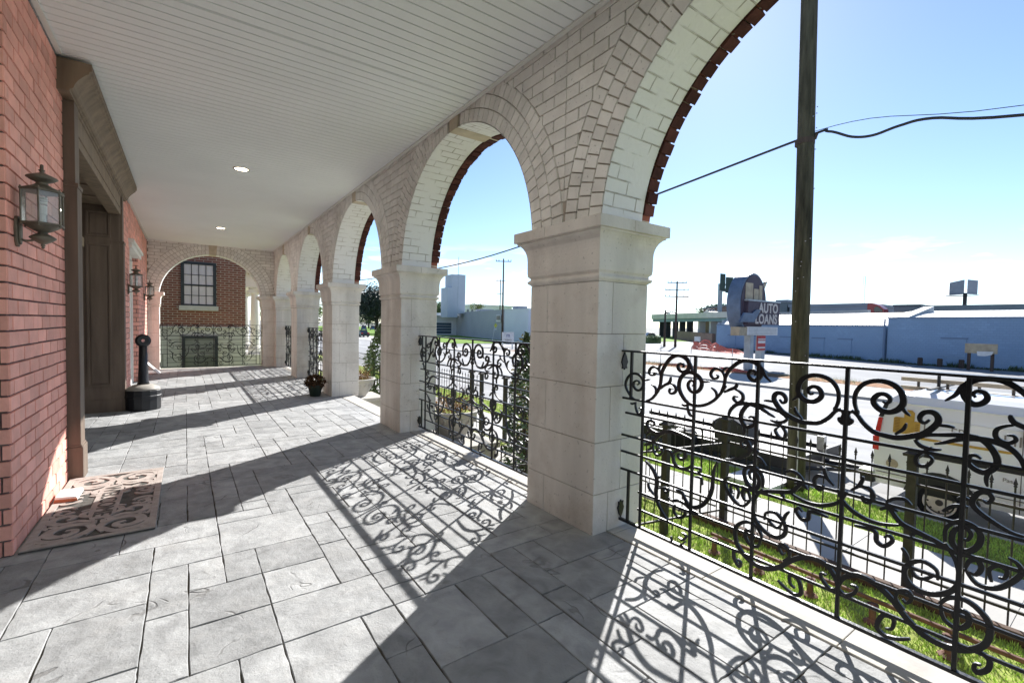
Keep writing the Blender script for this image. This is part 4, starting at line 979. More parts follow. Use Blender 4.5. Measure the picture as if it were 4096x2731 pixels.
# ------------------------------------------------------------------ poles and wires
def street_pole():
    t = thing('utility_pole', 'thick weathered wooden utility pole in the verge, nearest of the poles', 'utility pole', (9.34, 3.90, GZ))
    s = MB(); s.tube([(9.34, 3.90, GZ-.1), (9.33, 3.95, 4), (9.32, 4.03, 9.5), (9.31, 4.1, 13)], [.152, .143, .13, .12], 20); s.build('pole_shaft', 'pole_wood', t, smooth=True)
    s = MB(); s.tube([(9.19, 3.82, GZ+.1), (9.18, 3.84, .6)], .014, 6); s.build('conduit', 'galv', t)
    s = MB(); s.box(9.17, 9.2, 3.78, 3.86, .35, .42); s.build('pole_tag', 'galv', t)
    s = MB(); rnd = random.Random(4)
    for k in range(26):
        z = rnd.uniform(-1.2, 6); a = rnd.uniform(2.6, 5.2); r = .15-.004*z
        s.box(9.335+r*math.cos(a)-.008, 9.335+r*math.cos(a)+.008, 3.93+r*math.sin(a)-.008, 3.93+r*math.sin(a)+.008, z, z+.014)
    s.build('staples', 'galv', t)
    s = MB(); s.tube([(9.33, 3.98, 4.9), (9.33, 3.98, 5.0)], .16, 16); s.tube([(9.36, 3.83, 4.97), (9.36, 3.80, 5.06)], .03, 8); s.build('cable_clamp', 'pole_dark', t)
street_pole()
s = MB(); cab = smoothpath([(9.36, 60, 5.3), (9.36, 40, 4.5), (9.36, 26, 4.1), (9.36, 18.1, 3.98), (9.36, 12.93, 4.17), (9.36, 7.38, 4.71), (9.36, 4.02, 5.05), (9.30, 3.6, 5.02), (9.36, 3.25, 4.83), (9.36, 2.95, 4.76), (9.36, 2.6, 4.80), (9.36, 2.2, 4.78), (9.36, 1.24, 4.49), (9.36, -2, 3.9), (9.36, -12, 3.2)], 6)
s.tube(cab, .022, 6); t_ = s.build('overhead_cable', 'wire')
tag(t_, 'sagging black overhead cable strapped to the nearest utility pole', 'cable')
s = MB(); s.tube(smoothpath([(9.38, 4.0, 5.12), (9.38, 3.0, 5.06), (9.38, 1.2, 4.62), (9.38, -3, 4.1)], 5), .006, 5); tag(s.build('overhead_wire', 'wire'), 'thin wire just above the thick cable, right of the nearest pole', 'wire')
def cross_pole(label, x, y, ztop, arms, r=.16, lean=0, group='far wooden utility poles'):
    t = thing('utility_pole', label, 'utility pole', (x, y, RZ), group)
    s = MB(); s.tube([(x, y, RZ), (x+lean, y, ztop)], [r, r*.6], 10); s.build('pole_shaft', 'pole_dark', t, smooth=True)
    for z, L_ in arms:
        s = MB(); s.box(x-L_*.8, x+L_*.8, y+.6*L_-.06, y+.6*L_+.06, z, z+.12) if False else s.tube([(x-L_*.82, y+L_*.57, z), (x+L_*.82, y-L_*.57, z)], .07, 6)
        for q in (-.95, -.6, .6, .95): s.tube([(x+L_*.82*q, y-L_*.57*q, z), (x+L_*.82*q, y-L_*.57*q, z+.32)], .05, 6)
        s.build('crossarm', 'pole_dark', t)
    return t
cross_pole('tall slender utility pole with one crossarm, in front of the grey church', 43.4, 64.2, 12.45, [(12.0, 1.3)], .19)
cross_pole('utility pole with three crossarms, left of the old sign', 64.5, 45.6, 8.95, [(8.7, 1.55), (7.55, 1.9), (6.5, 1.9)], .2)
cross_pole('short bare utility pole, left of the three-armed pole', 64.0, 47.3, 4.4, [], .2)
cross_pole('faint distant utility pole beside the tall slender one', 80.1, 120, 15.4, [(15.0, 1.5), (11, 1.0)], .22)

# ------------------------------------------------------------------ white van, ladder and trailer
def van():
    t = thing('white_van', 'white service van with a gold building emblem and lettering, at the near kerb', 'van', (11.1, 0, RZ))
    xs = 10.1; C_ = [(.10, -1.21), (.02, -1.05), (0, -.70), (0, -.30), (.035, .05), (.085, .28), (.15, .40), (.30, .465), (1.0, .50)]
    half = [(xs+a, z) for a, z in C_]; sec = half+[(2*(xs+1.0)-x, z) for x, z in reversed(half[:-1])]
    st = [(-3.3, -.95, 0), (-3.25, -.55, 0), (-2.2, -.35, 0), (-1.5, .40, 0), (-1.2, .6, 0), (2.45, .6, 0), (2.68, .42, 0), (2.80, .30, .0), (2.90, .05, 0), (2.945, -.30, 0), (2.955, -1.3, 0)]
    vs = []; n = len(sec)
    for y, zc, o in st: vs += [(x, y, min(z, zc) if z > -1.2 else z) for x, z in sec]
    fs = [tuple(range(n)), tuple(range(len(vs)-1, len(vs)-n-1, -1))]
    for i in range(len(st)-1):
        for k in range(n): fs.append((i*n+k, i*n+(k+1) % n, (i+1)*n+(k+1) % n, (i+1)*n+k))
    s = MB(); s.poly(vs, fs); s.build('body', 'van_white', t)
    s = MB(); s.box(xs-.012, xs+.02, -1.4, 2.40, -.585, -.50); s.build('side_trim', 'van_black', t, bevel=.005)
    for y in (2.04, -1.9):
        s = MB(); s.prism([(y+.47*math.cos(a*math.pi/14), max(-1.205, -1.27+.47*math.sin(a*math.pi/14))) for a in range(15)], 'x', xs-.006, xs+.4); s.build('wheel_arch', 'van_black', t)
        for xx, sg in ((xs+.02, -1), (xs+1.98, 1)):
            s = MB(); R90 = lambda r, h: (r, h)
            def disc(prof, mb):
                vs = []; fs = []; n = 36
                for r, h in prof:
                    for k in range(n): vs.append((xx+sg*h, y+r*math.cos(2*math.pi*k/n), -1.286+r*math.sin(2*math.pi*k/n)))
                for i in range(len(prof)-1):
                    for k in range(n): fs.append((i*n+k, i*n+(k+1) % n, (i+1)*n+(k+1) % n, (i+1)*n+k))
                fs += [tuple(range(n)), tuple(range(len(vs)-n, len(vs)))]; mb.poly(vs, fs)
            disc([(.20, -.22), (.29, -.22), (.314, -.19), (.314, .0), (.30, .025), (.225, .03), (.215, .0)], s); wh = s.build('wheel', 'tyre', t, smooth=False)
            s = MB(); disc([(.216, .0), (.214, .026), (.20, .022), (.185, -.005), (.12, .012), (.075, .018)], s); rm = s.build('rim', 'rim', wh)
            s = MB(); disc([(.05, .015), (.046, .045), (.03, .05)], s)
            for k in range(8):
                a = 2*math.pi*k/8; c_ = (y+.148*math.cos(a), -1.286+.148*math.sin(a))
                s.prism([(c_[0]+.015*math.cos(b*math.pi/4), c_[1]+.015*math.sin(b*math.pi/4)) for b in range(8)], 'x', xx+sg*.0, xx+sg*.014)
            s.build('hub', 'rim_dark', wh)
    def skew(pts, d=.006): return [(xs-d+max(0, (z+.30))*.10, y, z) for y, z in pts]
    s = MB()
    q = skew([(2.945, -.34), (2.87, -.34), (2.84, -.02), (2.90, -.02)], .012); s.hexa(q, [(x-.03, y, z) for x, y, z in q]); s.box(xs-.01, xs+.05, 2.88, 2.968, -.60, -.36)
    s.build('tail_light', 'lamp_red', t)
    s = MB(); q = skew([(2.905, .0), (2.835, .0), (2.76, .28), (2.82, .28)], .014); s.hexa(q, [(x-.02, y, z) for x, y, z in q]); s.build('pillar_trim', 'van_black', t)
    s = MB(); s.box(xs-.02, xs+2.0, 2.93, 3.14, -1.21, -1.04); s.build('bumper', 'van_black', t, bevel=.02)
    s = MB(); s.box(xs-.02, xs+1.9, 2.93, 3.16, -1.038, -1.0); s.build('bumper_step', 'galv', t)
    s = MB(); s.box(xs-.004, xs+.03, 1.148, 1.156, -1.18, .10); s.box(xs-.004, xs+.03, -.60, -.592, -1.18, .10); s.box(xs-.004, xs+.03, -2.2, 2.90, -.985, -.977); s.build('door_seam', 'rim_dark', t)
    s = MB(); s.tube([(xs+.07, -1.6, .27), (xs+.07, 2.66, .27)], .014, 6); s.tube([(xs+.028, -1.6, .06), (xs+.028, 2.80, .06)], .006, 6); s.build('roof_gutter', 'van_white', t)
    # emblem: three gold towers, underline and lettering
    def flat(pts, name, m, d=.008): 
        s = MB(); q = skew(pts, d); n = len(q); s.poly(q+[(x-.004, y, z) for x, y, z in q], [tuple(range(n)), tuple(range(n, 2*n))]+[(i, (i+1) % n, n+(i+1) % n, n+i) for i in range(n)]); return s.build(name, m, t)
    flat([(2.69, -.245), (2.69, .01), (2.66, .03), (2.56, .03), (2.52, .01), (2.52, -.245)], 'emblem', 'gold')
    flat([(2.55, -.245), (2.55, .12), (2.51, .17), (2.45, .17), (2.41, .13), (2.41, -.245)], 'emblem', 'gold', .013)
    flat([(2.43, -.245), (2.43, -.03), (2.40, -.01), (2.35, -.01), (2.33, -.03), (2.33, -.245)], 'emblem', 'gold', .018)
    for k in range(9):
        z = -.21+k*.026; flat([(2.67, z), (2.67, z+.008), (2.60, z+.008), (2.60, z)], 'emblem_line', 'gold_dark', .021)
    for k in range(6):
        z = -.21+k*.03; flat([(2.39, z), (2.39, z+.008), (2.345, z+.008), (2.345, z)], 'emblem_line', 'gold_dark', .023)
    flat([(2.31, -.30), (2.31, -.26), (1.30, -.262), (1.20, -.28), (1.30, -.30)], 'emblem', 'gold')
    for body, y, z, sz in (('L', 2.25, -.09, .2), ('ER', 1.86, -.10, .17), ('HI', 1.26, -.11, .22)):
        text_mesh('lettering', body, sz, (xs-.010+max(0, (z+.3))*.10, y, z), (0, -1, 0), (.10, 0, 1), 'letter_grey', t, .001)
    text_mesh('lettering', 'Pass', .085, (xs-.012, 1.27, -.70), (0, -1, 0), (0, 0, 1), 'letter_grey', t, .001)
    s = MB(); s.prism([(2.68+.085*math.cos(a*math.pi/12), -.80+.085*math.sin(a*math.pi/12)) for a in range(24)], 'x', xs-.008, xs+.02); s.build('filler_cap', 'tan_wood', t)
van()
def ladder():
    t = thing('roof_ladder', 'long tan wooden ladder lying on its edge along the white van roof', 'ladder', (11.1, 0, .5))
    for zz in (.63, .47):
        s = MB(); s.box(11.02, 11.07, -3.0, 2.85, zz-.035, zz+.035); s.build('ladder_rail', 'tan_wood', t, bevel=.006)
    for k in range(14):
        s = MB(); s.tube([(11.045, 2.6-k*.4, .47), (11.045, 2.6-k*.4, .63)], .022, 6); s.build('rung', 'rim_dark', t)
    for y in (2.3, -.4, -2.2):
        s = MB(); s.box(10.35, 11.9, y-.03, y+.03, .515, .545); s.tube([(10.95, y, .53), (10.95, y, .74)], .025, 6); s.build('rack_bar', 'van_black', t)
ladder()
def trailer():
    t = thing('utility_trailer', 'low black flatbed trailer at the kerb, hitched behind the white van', 'trailer', (10.9, 6, RZ))
    s = MB(); s.box(10.0, 11.9, 4.15, 9.2, -1.26, -1.18); s.box(9.98, 10.06, 4.1, 9.25, -1.34, -1.10); s.box(11.86, 11.94, 4.1, 9.25, -1.34, -1.10); s.box(9.98, 11.94, 4.08, 4.16, -1.36, -1.02); s.build('deck', 'van_black', t, bevel=.008)
    for y in (6.75,):
        for xx, sg in ((9.95, -1), (11.97, 1)):
            s = MB(); n = 28; prof = [(.17, -.10), (.26, -.10), (.30, -.07), (.30, .07), (.26, .10), (.17, .10)]
            vs = [(xx+h, y+r*math.cos(2*math.pi*k/n), -1.30+r*math.sin(2*math.pi*k/n)) for r, h in prof for k in range(n)]
            fs = [(i*n+k, i*n+(k+1) % n, (i+1)*n+(k+1) % n, (i+1)*n+k) for i in range(5) for k in range(n)]+[tuple(range(n)), tuple(range(5*n, 6*n))]
            s.poly(vs, fs); s.build('wheel', 'tyre', t)
            s = MB(); A = [(y+rr*math.cos(a*math.pi/12), -1.30+rr*math.sin(a*math.pi/12)) for rr, rng in ((.42, range(13)), (.38, range(12, -1, -1))) for a in rng]
            s.prism(A, 'x', xx-.14, xx+.14); s.build('fender', 'van_black', t)
    s = MB(); s.tube([(10.1, 4.2, -1.27), (11.0, 3.15, -1.22)], .04, 8); s.tube([(11.9, 4.2, -1.27), (11.0, 3.15, -1.22)], .04, 8); s.tube([(11.0, 4.2, -1.24), (11.0, 3.0, -1.20)], .05, 8); s.build('tongue', 'van_black', t)
    s = MB(); s.box(10.93, 11.07, 4.05, 4.19, -1.25, -.72); s.box(10.98, 11.02, 4.1, 4.45, -.74, -.70); s.tube([(11.0, 4.12, -1.5), (11.0, 4.12, -1.2)], .03, 8); s.build('jack', 'galv', t, bevel=.01)
    s = MB(); s.prism([(5.33, -1.17), (5.22, -.95), (5.30, -.62), (5.55, -.50), (5.85, -.52), (5.98, -.75), (5.93, -1.17)], 'x', 9.99, 10.55); s.build('toolbox', 'van_black', t, bevel=.03)
trailer()

# ------------------------------------------------------------------ cars
def car(label, x, y, rz, paint, L_=4.5, W_=1.8, H_=1.45, kind='sedan', group='distant cars', z=RZ, cat='car', name='parked_car'):
    t = thing(name, label, cat, (0, 0, 0), group)
    h = H_
    if kind == 'pickup': top = [(-.5, .62), (-.49, .45), (-.08, .64), (-.06, .66), (.02, 1.0), (.22, 1.0), (.31, .66), (.49, .60), (.5, .35)]
    elif kind == 'suv': top = [(-.5, .5), (-.49, .70), (-.43, 1.0), (.08, 1.0), (.22, .68), (.48, .62), (.5, .35)]
    else: top = [(-.5, .45), (-.49, .66), (-.34, .70), (-.20, 1.0), (.06, 1.0), (.24, .68), (.48, .58), (.5, .35)]
    low = [(-.5, .35), *[(a, min(b, .68)) for a, b in top], (.5, .18), (-.5, .18)]
    P = lambda a, b: (a*L_, b*h)
    s = MB(); s.prism([P(a, b) for a, b in low], 'y', -W_/2, W_/2); s.build('body', paint, t, bevel=.06)
    g = [P(a, b) for a, b in top if b >= .64]
    s = MB(); s.prism(g+[(g[-1][0], .6*h), (g[0][0], .6*h)], 'y', -W_*.42, W_*.42); c = s.build('cabin', 'car_glass', t, bevel=.04)
    a0 = min(p[0] for p in g if p[1] > .98*h); a1 = max(p[0] for p in g if p[1] > .98*h)
    s = MB(); s.box(a0, a1, -W_*.41, W_*.41, h*.985, h+.02); s.build('roof', paint, c, bevel=.02)
    for ax in (-.30, .31):
        for sy in (-1, 1):
            s = MB(); n = 18; r = .32; yy = sy*W_*.5
            vs = [(ax*L_+rr*math.cos(2*math.pi*k/n), yy+o, r+rr*math.sin(2*math.pi*k/n)) for rr, o in ((r, -sy*.2), (r, sy*.015), (r*.6, sy*.02)) for k in range(n)]
            s.poly(vs, [(i*n+k, i*n+(k+1) % n, (i+1)*n+(k+1) % n, (i+1)*n+k) for i in (0, 1) for k in range(n)]+[tuple(range(n)), tuple(range(2*n, 3*n))]); s.build('wheel', 'tyre', t)
    for sy in (-1, 1):
        s = MB(); s.box(-.505*L_, -.47*L_, sy*W_*.36-.2, sy*W_*.36+.2, .50*h, .62*h); s.build('tail_light', 'lamp_red', t)
        s = MB(); s.box(.47*L_, .503*L_, sy*W_*.36-.2, sy*W_*.36+.2, .42*h, .52*h); s.build('headlight', 'steel_trim', t)
    t.location = (x, y, z); t.rotation_euler = (0, 0, rz); return t
car('black sedan seen from behind on the street, framed by the entrance opening', 29.7, 95.5, rad(90), 'black_car', name='black_sedan')
car('pale teal car left of the black sedan, mostly hidden by the pier', 26.9, 96.5, rad(90), 'teal_car')
for i, (x, y, lb) in enumerate(((55.4, 176, 'blue parked car under the oak, left of the row'), (59.5, 178, 'blue parked car under the oak, in the middle of the row'), (63.6, 180, 'blue parked car at the right end of the row under the oak'))):
    car(lb, x, y, rad(75), 'blue_car', 4.8, 1.9, 1.7, 'suv', 'blue cars parked under the oak')
car('white pickup truck parked by a clipped hedge, right of the nearest pier', 87.0, 69.0, rad(-32), 'white_car', 5.6, 2.0, 1.9, 'pickup', None, name='white_pickup', cat='pickup truck')

# ------------------------------------------------------------------ old roadside sign
def old_sign():
    Y0 = 18.35
    t = thing('roadside_sign', 'old AUTO LOANS roadside sign with a dark oval top on two posts', 'sign', (36, 18.6, RZ))
    oc, oz, a, b = 35.6, 3.4, 1.95, 2.38
    ov = [(oc+a*math.cos(q*math.pi/24), oz+b*math.sin(q*math.pi/24)) for q in range(48)]
    s = MB(); s.prism(ov, 'y', Y0+.02, Y0+1.05); s.build('oval_case', 'sign_blue', t)
    s = MB(); s.prism([(oc+(x-oc)*.94, oz+(z-oz)*.94) for x, z in ov], 'y', Y0-.02, Y0+.02); o = s.build('oval_face', 'sign_purple', t)
    s = MB(); s.box(34.3, 35.35, Y0-.06, Y0-.021, 3.58, 5.0); s.build('face_patch', 'sign_tan', o); s = MB(); s.box(35.5, 36.2, Y0-.06, Y0-.021, 3.58, 4.6); s.build('face_patch', 'sign_tan', o); s = MB(); s.box(36.3, 36.75, Y0-.06, Y0-.021, 3.7, 4.9); s.build('face_patch', 'sign_tan', o)
    s = MB(); s.box(34.28, 39.15, Y0-.30, Y0+.9, 1.90, 3.62); c = s.build('letter_box', 'sign_purple', t, bevel=.02)
    s = MB(); s.box(34.2, 39.2, Y0-.34, Y0+.9, 3.625, 3.74); s.build('box_trim', 'sign_steel', c)
    text_mesh('lettering', 'AUTO', 1.02, (37.3, Y0-.31, 3.12), (1, 0, 0), (0, 0, 1), 'sign_letter', c, .02, spacing=1.08, bold=.03)
    text_mesh('lettering', 'LOANS', 1.02, (37.0, Y0-.31, 2.27), (1, 0, 0), (0, 0, 1), 'sign_letter', c, .02, spacing=1.06, bold=.03)
    s = MB(); s.prism([(33.0, 2.02), (35.0, 2.05), (35.9, 3.0), (35.3, 3.0), (34.7, 2.7), (33.6, 2.72)], 'y', Y0-.42, Y0-.28); s.build('arrow', 'sign_blue', t)
    s = MB(); s.prism([(37.2, 4.8), (37.7, 5.3), (38.05, 5.38), (37.6, 4.7)], 'y', Y0+.2, Y0+.35); s.build('arrow_tail', 'sign_tan', t)
    s = MB(); s.box(33.55, 34.6, Y0-.1, Y0+.6, 1.02, 1.66); s.build('end_board', 'sign_tan', t); s = MB(); s.box(34.6, 39.3, Y0-.12, Y0+.6, 1.06, 1.70); r_ = s.build('reader_board', 'sign_white', t)
    s = MB()
    for k in range(5): s.box(34.8, 39.1, Y0-.15, Y0-.121, 1.14+k*.11, 1.165+k*.11)
    s.build('letter_track', 'sign_steel', r_)
    for x in (35.7, 37.45):
        s = MB(); s.box(x-.26, x+.26, Y0+.05, Y0+.55, RZ, 1.05); s.build('post', 'sign_steel', t, bevel=.02)
    s = MB(); s.box(36.3, 37.55, Y0-.05, Y0+.02, -.13, 1.0); rb = s.build('small_board', 'sign_red', t)
    s = MB(); 
    for z0, z1 in ((.42, .62), (.02, .14), (.70, .78)): s.box(36.38, 37.47, Y0-.08, Y0-.051, z0, z1)
    s.build('board_stripe', 'sign_white', rb)
old_sign()

# ------------------------------------------------------------------ buildings across the street
def blue_buildings():
    t = thing('blue_warehouse', 'long low blue-grey warehouse with a white barrel roof and stepped gable end', 'warehouse', (60, 20, RZ))
    def run(A, B, zt, zr, nm, depth=11):
        d = Vector((B[0]-A[0], B[1]-A[1], 0)); L_ = d.length; d.normalize(); n = Vector((-d.y, d.x, 0)); 
        if n.x < 0: n = -n
        P = lambda s_, o, z: (A[0]+d.x*s_+n.x*o, A[1]+d.y*s_+n.y*o, z)
        s = MB(); s.hexa([P(0, 0, RZ), P(L_, 0, RZ), P(L_, depth, RZ), P(0, depth, RZ)], [P(0, 0, zt), P(L_, 0, zt), P(L_, depth, zt), P(0, depth, zt)]); s.build('wall', 'blue_wall', t)
        s = MB(); s.hexa([P(-.05, -.08, zt), P(L_+.05, -.08, zt), P(L_, .3, zt), P(0, .3, zt)], [P(-.05, -.08, zt+.12), P(L_+.05, -.08, zt+.12), P(L_, .3, zt+.12), P(0, .3, zt+.12)]); s.build('eave', 'blue_dark', t)
        s = MB(); prof = [(.3+depth*q/8*.96, zt+.05+(zr-zt)*math.sin(math.pi*q/8)**.8) for q in range(9)]; vs = [P(.1, o, z) for o, z in prof]+[P(L_-.1, o, z) for o, z in prof]
        s.poly(vs, [(i, i+1, 10+i, 9+i) for i in range(8)]+[tuple(range(9)), tuple(range(9, 18))]); s.build('roof', 'white_roof', t)
        return P, L_
    P, L_ = run((58.5, 16.6), (67.2, 40.2), 2.05, 3.62, 'a')
    # stepped gable at the far end
    s = MB()
    for k in range(7): s.hexa([P(L_-.35, .2+k*.8, 1.9), P(L_+.1, .2+k*.8, 1.9), P(L_+.1, 1.0+k*.8, 1.9), P(L_-.35, 1.0+k*.8, 1.9)], [P(L_-.35, .2+k*.8, 2.5+k*.36), P(L_+.1, .2+k*.8, 2.5+k*.36), P(L_+.1, 1.0+k*.8, 2.5+k*.36), P(L_-.35, 1.0+k*.8, 2.5+k*.36)])
    s.build('gable_wall', 'sign_steel', t)
    for q in (3.5, 6.8, 11.5, 16.5, 21):
        s = MB(); s.hexa([P(q, -.06, -.9), P(q+1.5, -.06, -.9), P(q+1.5, 0, -.9), P(q, 0, -.9)], [P(q, -.06, .55), P(q+1.5, -.06, .55), P(q+1.5, 0, .55), P(q, 0, .55)]); w1 = s.build('blocked_window', 'blue_wall', t)
        s = MB(); s.hexa([P(q-.1, -.1, .56), P(q+1.6, -.1, .56), P(q+1.6, 0, .56), P(q-.1, 0, .56)], [P(q-.1, -.1, .68), P(q+1.6, -.1, .68), P(q+1.6, 0, .68), P(q-.1, 0, .68)]); s.build('lintel', 'blue_dark', w1)
    P, L_ = run((54.5, -14), (58.45, 16.4), 2.86, 3.72, 'b')
    for q in (19, 24.6):
        s = MB(); s.hexa([P(q, -.06, -.7), P(q+1.7, -.06, -.7), P(q+1.7, 0, -.7), P(q, 0, -.7)], [P(q, -.06, .95), P(q+1.7, -.06, .95), P(q+1.7, 0, .95), P(q, 0, .95)]); w1 = s.build('blocked_window', 'blue_wall', t)
        s = MB(); s.hexa([P(q-.1, -.1, .96), P(q+1.8, -.1, .96), P(q+1.8, 0, .96), P(q-.1, 0, .96)], [P(q-.1, -.1, 1.1), P(q+1.8, -.1, 1.1), P(q+1.8, 0, 1.1), P(q-.1, 0, 1.1)]); s.build('lintel', 'blue_dark', w1)
    s = MB(); s.tube([P(L_+.2, -.15, RZ), P(L_+.2, -.15, 2.8)], .09, 6); s.build('downpipe', 'blue_dark', t)
    s = MB(); s.hexa([P(L_-1.6, .2, 2.9), P(L_-.6, .2, 2.9), P(L_-1.6, 3.4, 2.9), P(L_-2.4, 3.4, 2.9)], [P(L_-1.6, .2, 3.0), P(L_-.6, .2, 3.0), P(L_-1.6, 3.4, 4.15), P(L_-2.4, 3.4, 4.15)]); s.build('roof_duct', 'sign_steel', t)
    return P
blue_buildings()
s = MB(); foliage(s, (62, 27, RZ+.2), 6, 15, .35, 2600, .35, seed=21)
s2 = MB()
for k in range(2600):
    y = random.uniform(-12, 40); x = (58.45+(y-16.5)*.367 if y > 16.5 else 58.4+(y-16.5)*.13)-random.uniform(.1, .5); hgt = random.uniform(.1, .55)*(1 if math.sin(y*1.3)+math.sin(y*.37) > -.2 else .4)
    d = Vector((jit(.2), jit(.25), hgt)); s2.face([(x-.07, y-.05, RZ), (x+.07, y+.09, RZ), (x+d.x, y+d.y, RZ+hgt)], 0, random.uniform(.5, 1.4))
tag(s2.build('weeds', 'leaf_dark', recalc=False), 'dark weeds growing along the foot of the blue warehouse wall', 'weeds', kind='stuff')
def plank_sign():
    t = thing('board_sign', 'weathered tan board on two posts with a white notice, in front of the blue warehouse', 'sign', (54.4, 9, RZ))
    for y in (9.6, 8.2):
        s = MB(); s.box(54.3, 54.5, y-.1, y+.1, RZ, .6); s.build('post', 'pole_dark', t)
    s = MB(); s.box(54.2, 54.29, 7.9, 9.85, -.15, .66); s.build('board', 'sign_tan', t); s = MB(); s.prism([(9.1, .02), (8.12, .04), (8.2, -.22), (8.6, -.36), (9.05, -.34)], 'x', 54.12, 54.19); s.build('notice', 'sign_white', t)
plank_sign()
for i, y in enumerate((13.3, 11.9, 10.45)):
    s = MB(); s.tube([(56.6, y, RZ), (56.6, y, -.9), (56.6, y, -.85)], [.2, .2, .14], 10)
    tag(s.build('bollard', 'pole_dark'), ['short dark bollard against the blue warehouse wall, farthest from the tan board', 'short dark bollard against the blue warehouse wall, middle one of three', 'short dark bollard against the blue warehouse wall, closest to the tan board'][i], 'bollard', 'bollards along the blue warehouse')
def heap(name, pts, m, label, cat):
    s = MB(); n = len(pts)
    for i in range(n-1):
        (x0, y0, h0), (x1, y1, h1) = pts[i], pts[i+1]
        for k in range(4):
            o = k*.18; s.face([(x0-o, y0+jit(.1), RZ+max(.02, h0*(1-k*.27))), (x1-o, y1+jit(.1), RZ+max(.02, h1*(1-k*.27))), (x1-o-.2, y1+jit(.15), RZ+max(.01, h1*(1-k*.27)-.3)), (x0-o-.2, y0+jit(.15), RZ+max(.01, h0*(1-k*.27)-.3))])
    return tag(s.build(name, m, recalc=False), label, cat)
heap('orange_netting', [(62.0, 40.6, 1.2), (61.4, 39.4, 1.0), (60.8, 38.2, 1.55), (60.3, 37.2, 1.5), (59.8, 36.4, 1.0), (59.2, 35.4, 1.25), (58.8, 34.6, .9), (58.0, 33.2, .55), (57.4, 32.0, .6), (56.9, 31, .5), (56.2, 29.6, .15)], 'orange_mesh', 'slumped orange safety netting at the near corner of the blue warehouse', 'netting')
heap('orange_netting', [(31.6, 25, .1), (31.5, 22, .3), (31.4, 20, .2), (31.5, 18.5, .35), (31.4, 17.2, .35), (31.5, 16.2, .2)], 'orange_mesh', 'trampled orange netting in the dead grass strip across the road', 'netting')
s = MB()
for k in range(2600):
    y = random.uniform(10, 30); x = random.uniform(30.4, 32.5); a = random.random(); hh = random.uniform(.05, .35)
    s.face([(x-.03, y, RZ+.12), (x+.03, y+.03, RZ+.12), (x+jit(.15), y+jit(.15), RZ+.12+hh)], 0, random.uniform(.5, 1.5))
tag(s.build('strip_grass', 'leaf_pale', recalc=False), 'straggly grass in the strip between the far pavement and the car park', 'grass', kind='stuff')
# low wire fence posts in the strip
for i, y in enumerate((27.5, 23.6, 20.9, 17.6)):
    s = MB(); s.tube([(31.5, y, RZ), (31.5+jit(.1), y+jit(.1), .1)], .025, 6)
    tag(s.build('stake', 'galv'), 'thin metal stake standing in the grass strip across the road', 'stake', 'thin stakes in the grass strip')

def church():
    t = thing('church_building', 'flat-roofed grey church hall with a tall windowless tower', 'church', (52, 85, RZ))
    def quad(name, pts, z0, z1, m, par=t):
        s = MB(); s.hexa([(x, y, z0) for x, y in pts], [(x, y, z1) for x, y in pts]); return s.build(name, m, par)
    quad('wall', [(49.9, 73.4), (66, 73.4+0), (76, 107), (58.1, 107.5)], RZ, 4.4, 'church_wall')
    quad('front_wall', [(49.2, 64.7), (62, 64.7), (66, 73.38), (50.0, 73.38)], RZ, 4.3, 'church_white')
    quad('coping', [(49.1, 64.6), (62.1, 64.6), (66.1, 73.3), (49.9, 73.36)], 4.302, 4.42, 'church_white')
    g = quad('glazed_wing', [(48.0, 107.6), (70, 107.6), (74, 118), (47, 118)], RZ, 3.4, 'church_white')
    quad('canopy', [(47.0, 105.3), (60.0, 105.3), (62, 118), (46, 118)], 3.402, 4.1, 'church_white')
    w_ = quad('window', [(48.2, 107.45), (56.6, 107.45), (56.6, 107.58), (48.2, 107.58)], -1.15, 1.75, 'church_glass')
    for k in range(5): quad('glazing_bar', [(48.1, 107.38), (56.7, 107.38), (56.7, 107.44), (48.1, 107.44)], -1.15+k*.70, -1.07+k*.70, 'church_white', w_)
    quad('mullion', [(56.6, 107.3), (57.0, 107.3), (57.0, 107.58), (56.6, 107.58)], -1.4, 2.0, 'church_white', w_)
    quad('tower', [(53.9, 111), (58.3, 113), (63, 118), (57, 118)], RZ, 14.9, 'tower_wall') if False else None
    quad('tower', [(54.5, 100.2), (56.5, 100.2), (58, 104), (52.9, 104)], 4.0, 13.5, 'tower_wall'); quad('tower', [(51.7, 100.3), (54.45, 100.3), (54.0, 104.2), (51.9, 104.2)], 3.0, 10.2, 'tower_wall')
    quad('tower', [(52.8, 100.22), (54.45, 100.22), (54.4, 103.9), (52.9, 103.9)], 10.202, 13.4, 'tower_wall')
    s = MB(); s.tube([(55.5, 102, 13.4), (55.5, 102, 18)], .06, 6); s.build('mast', 'galv', t)
    quad('slit_window', [(50.6, 64.62), (53.4, 64.62), (53.4, 64.69), (50.6, 64.69)], .45, 1.0, 'church_glass') if False else None
    d = Vector((.78, 8.68, 0)).normalized()
    quad('slit_window', [(51.0, 64.58), (53.6, 64.58), (53.6, 64.66), (51.0, 64.66)], .55, 1.10, 'church_glass')
    s = quad('wall_notice', [(49.88, 74.5), (49.95, 74.5), (50.72, 77.2), (50.62, 77.2)], 2.0, 3.4, 'sign_white'); quad('notice_mark', [(49.82, 74.8), (49.86, 74.8), (50.52, 76.9), (50.48, 76.9)], 2.4, 3.2, 'letter_grey', s)
    quad('roof_unit', [(56.6, 78), (59, 78), (59, 80), (56.6, 80)], 4.402, 5.4, 'far_grey')
    quad('roof_unit', [(59.5, 98), (63.5, 98), (63.5, 100), (59.5, 100)], 4.402, 5.2, 'far_grey')
church()
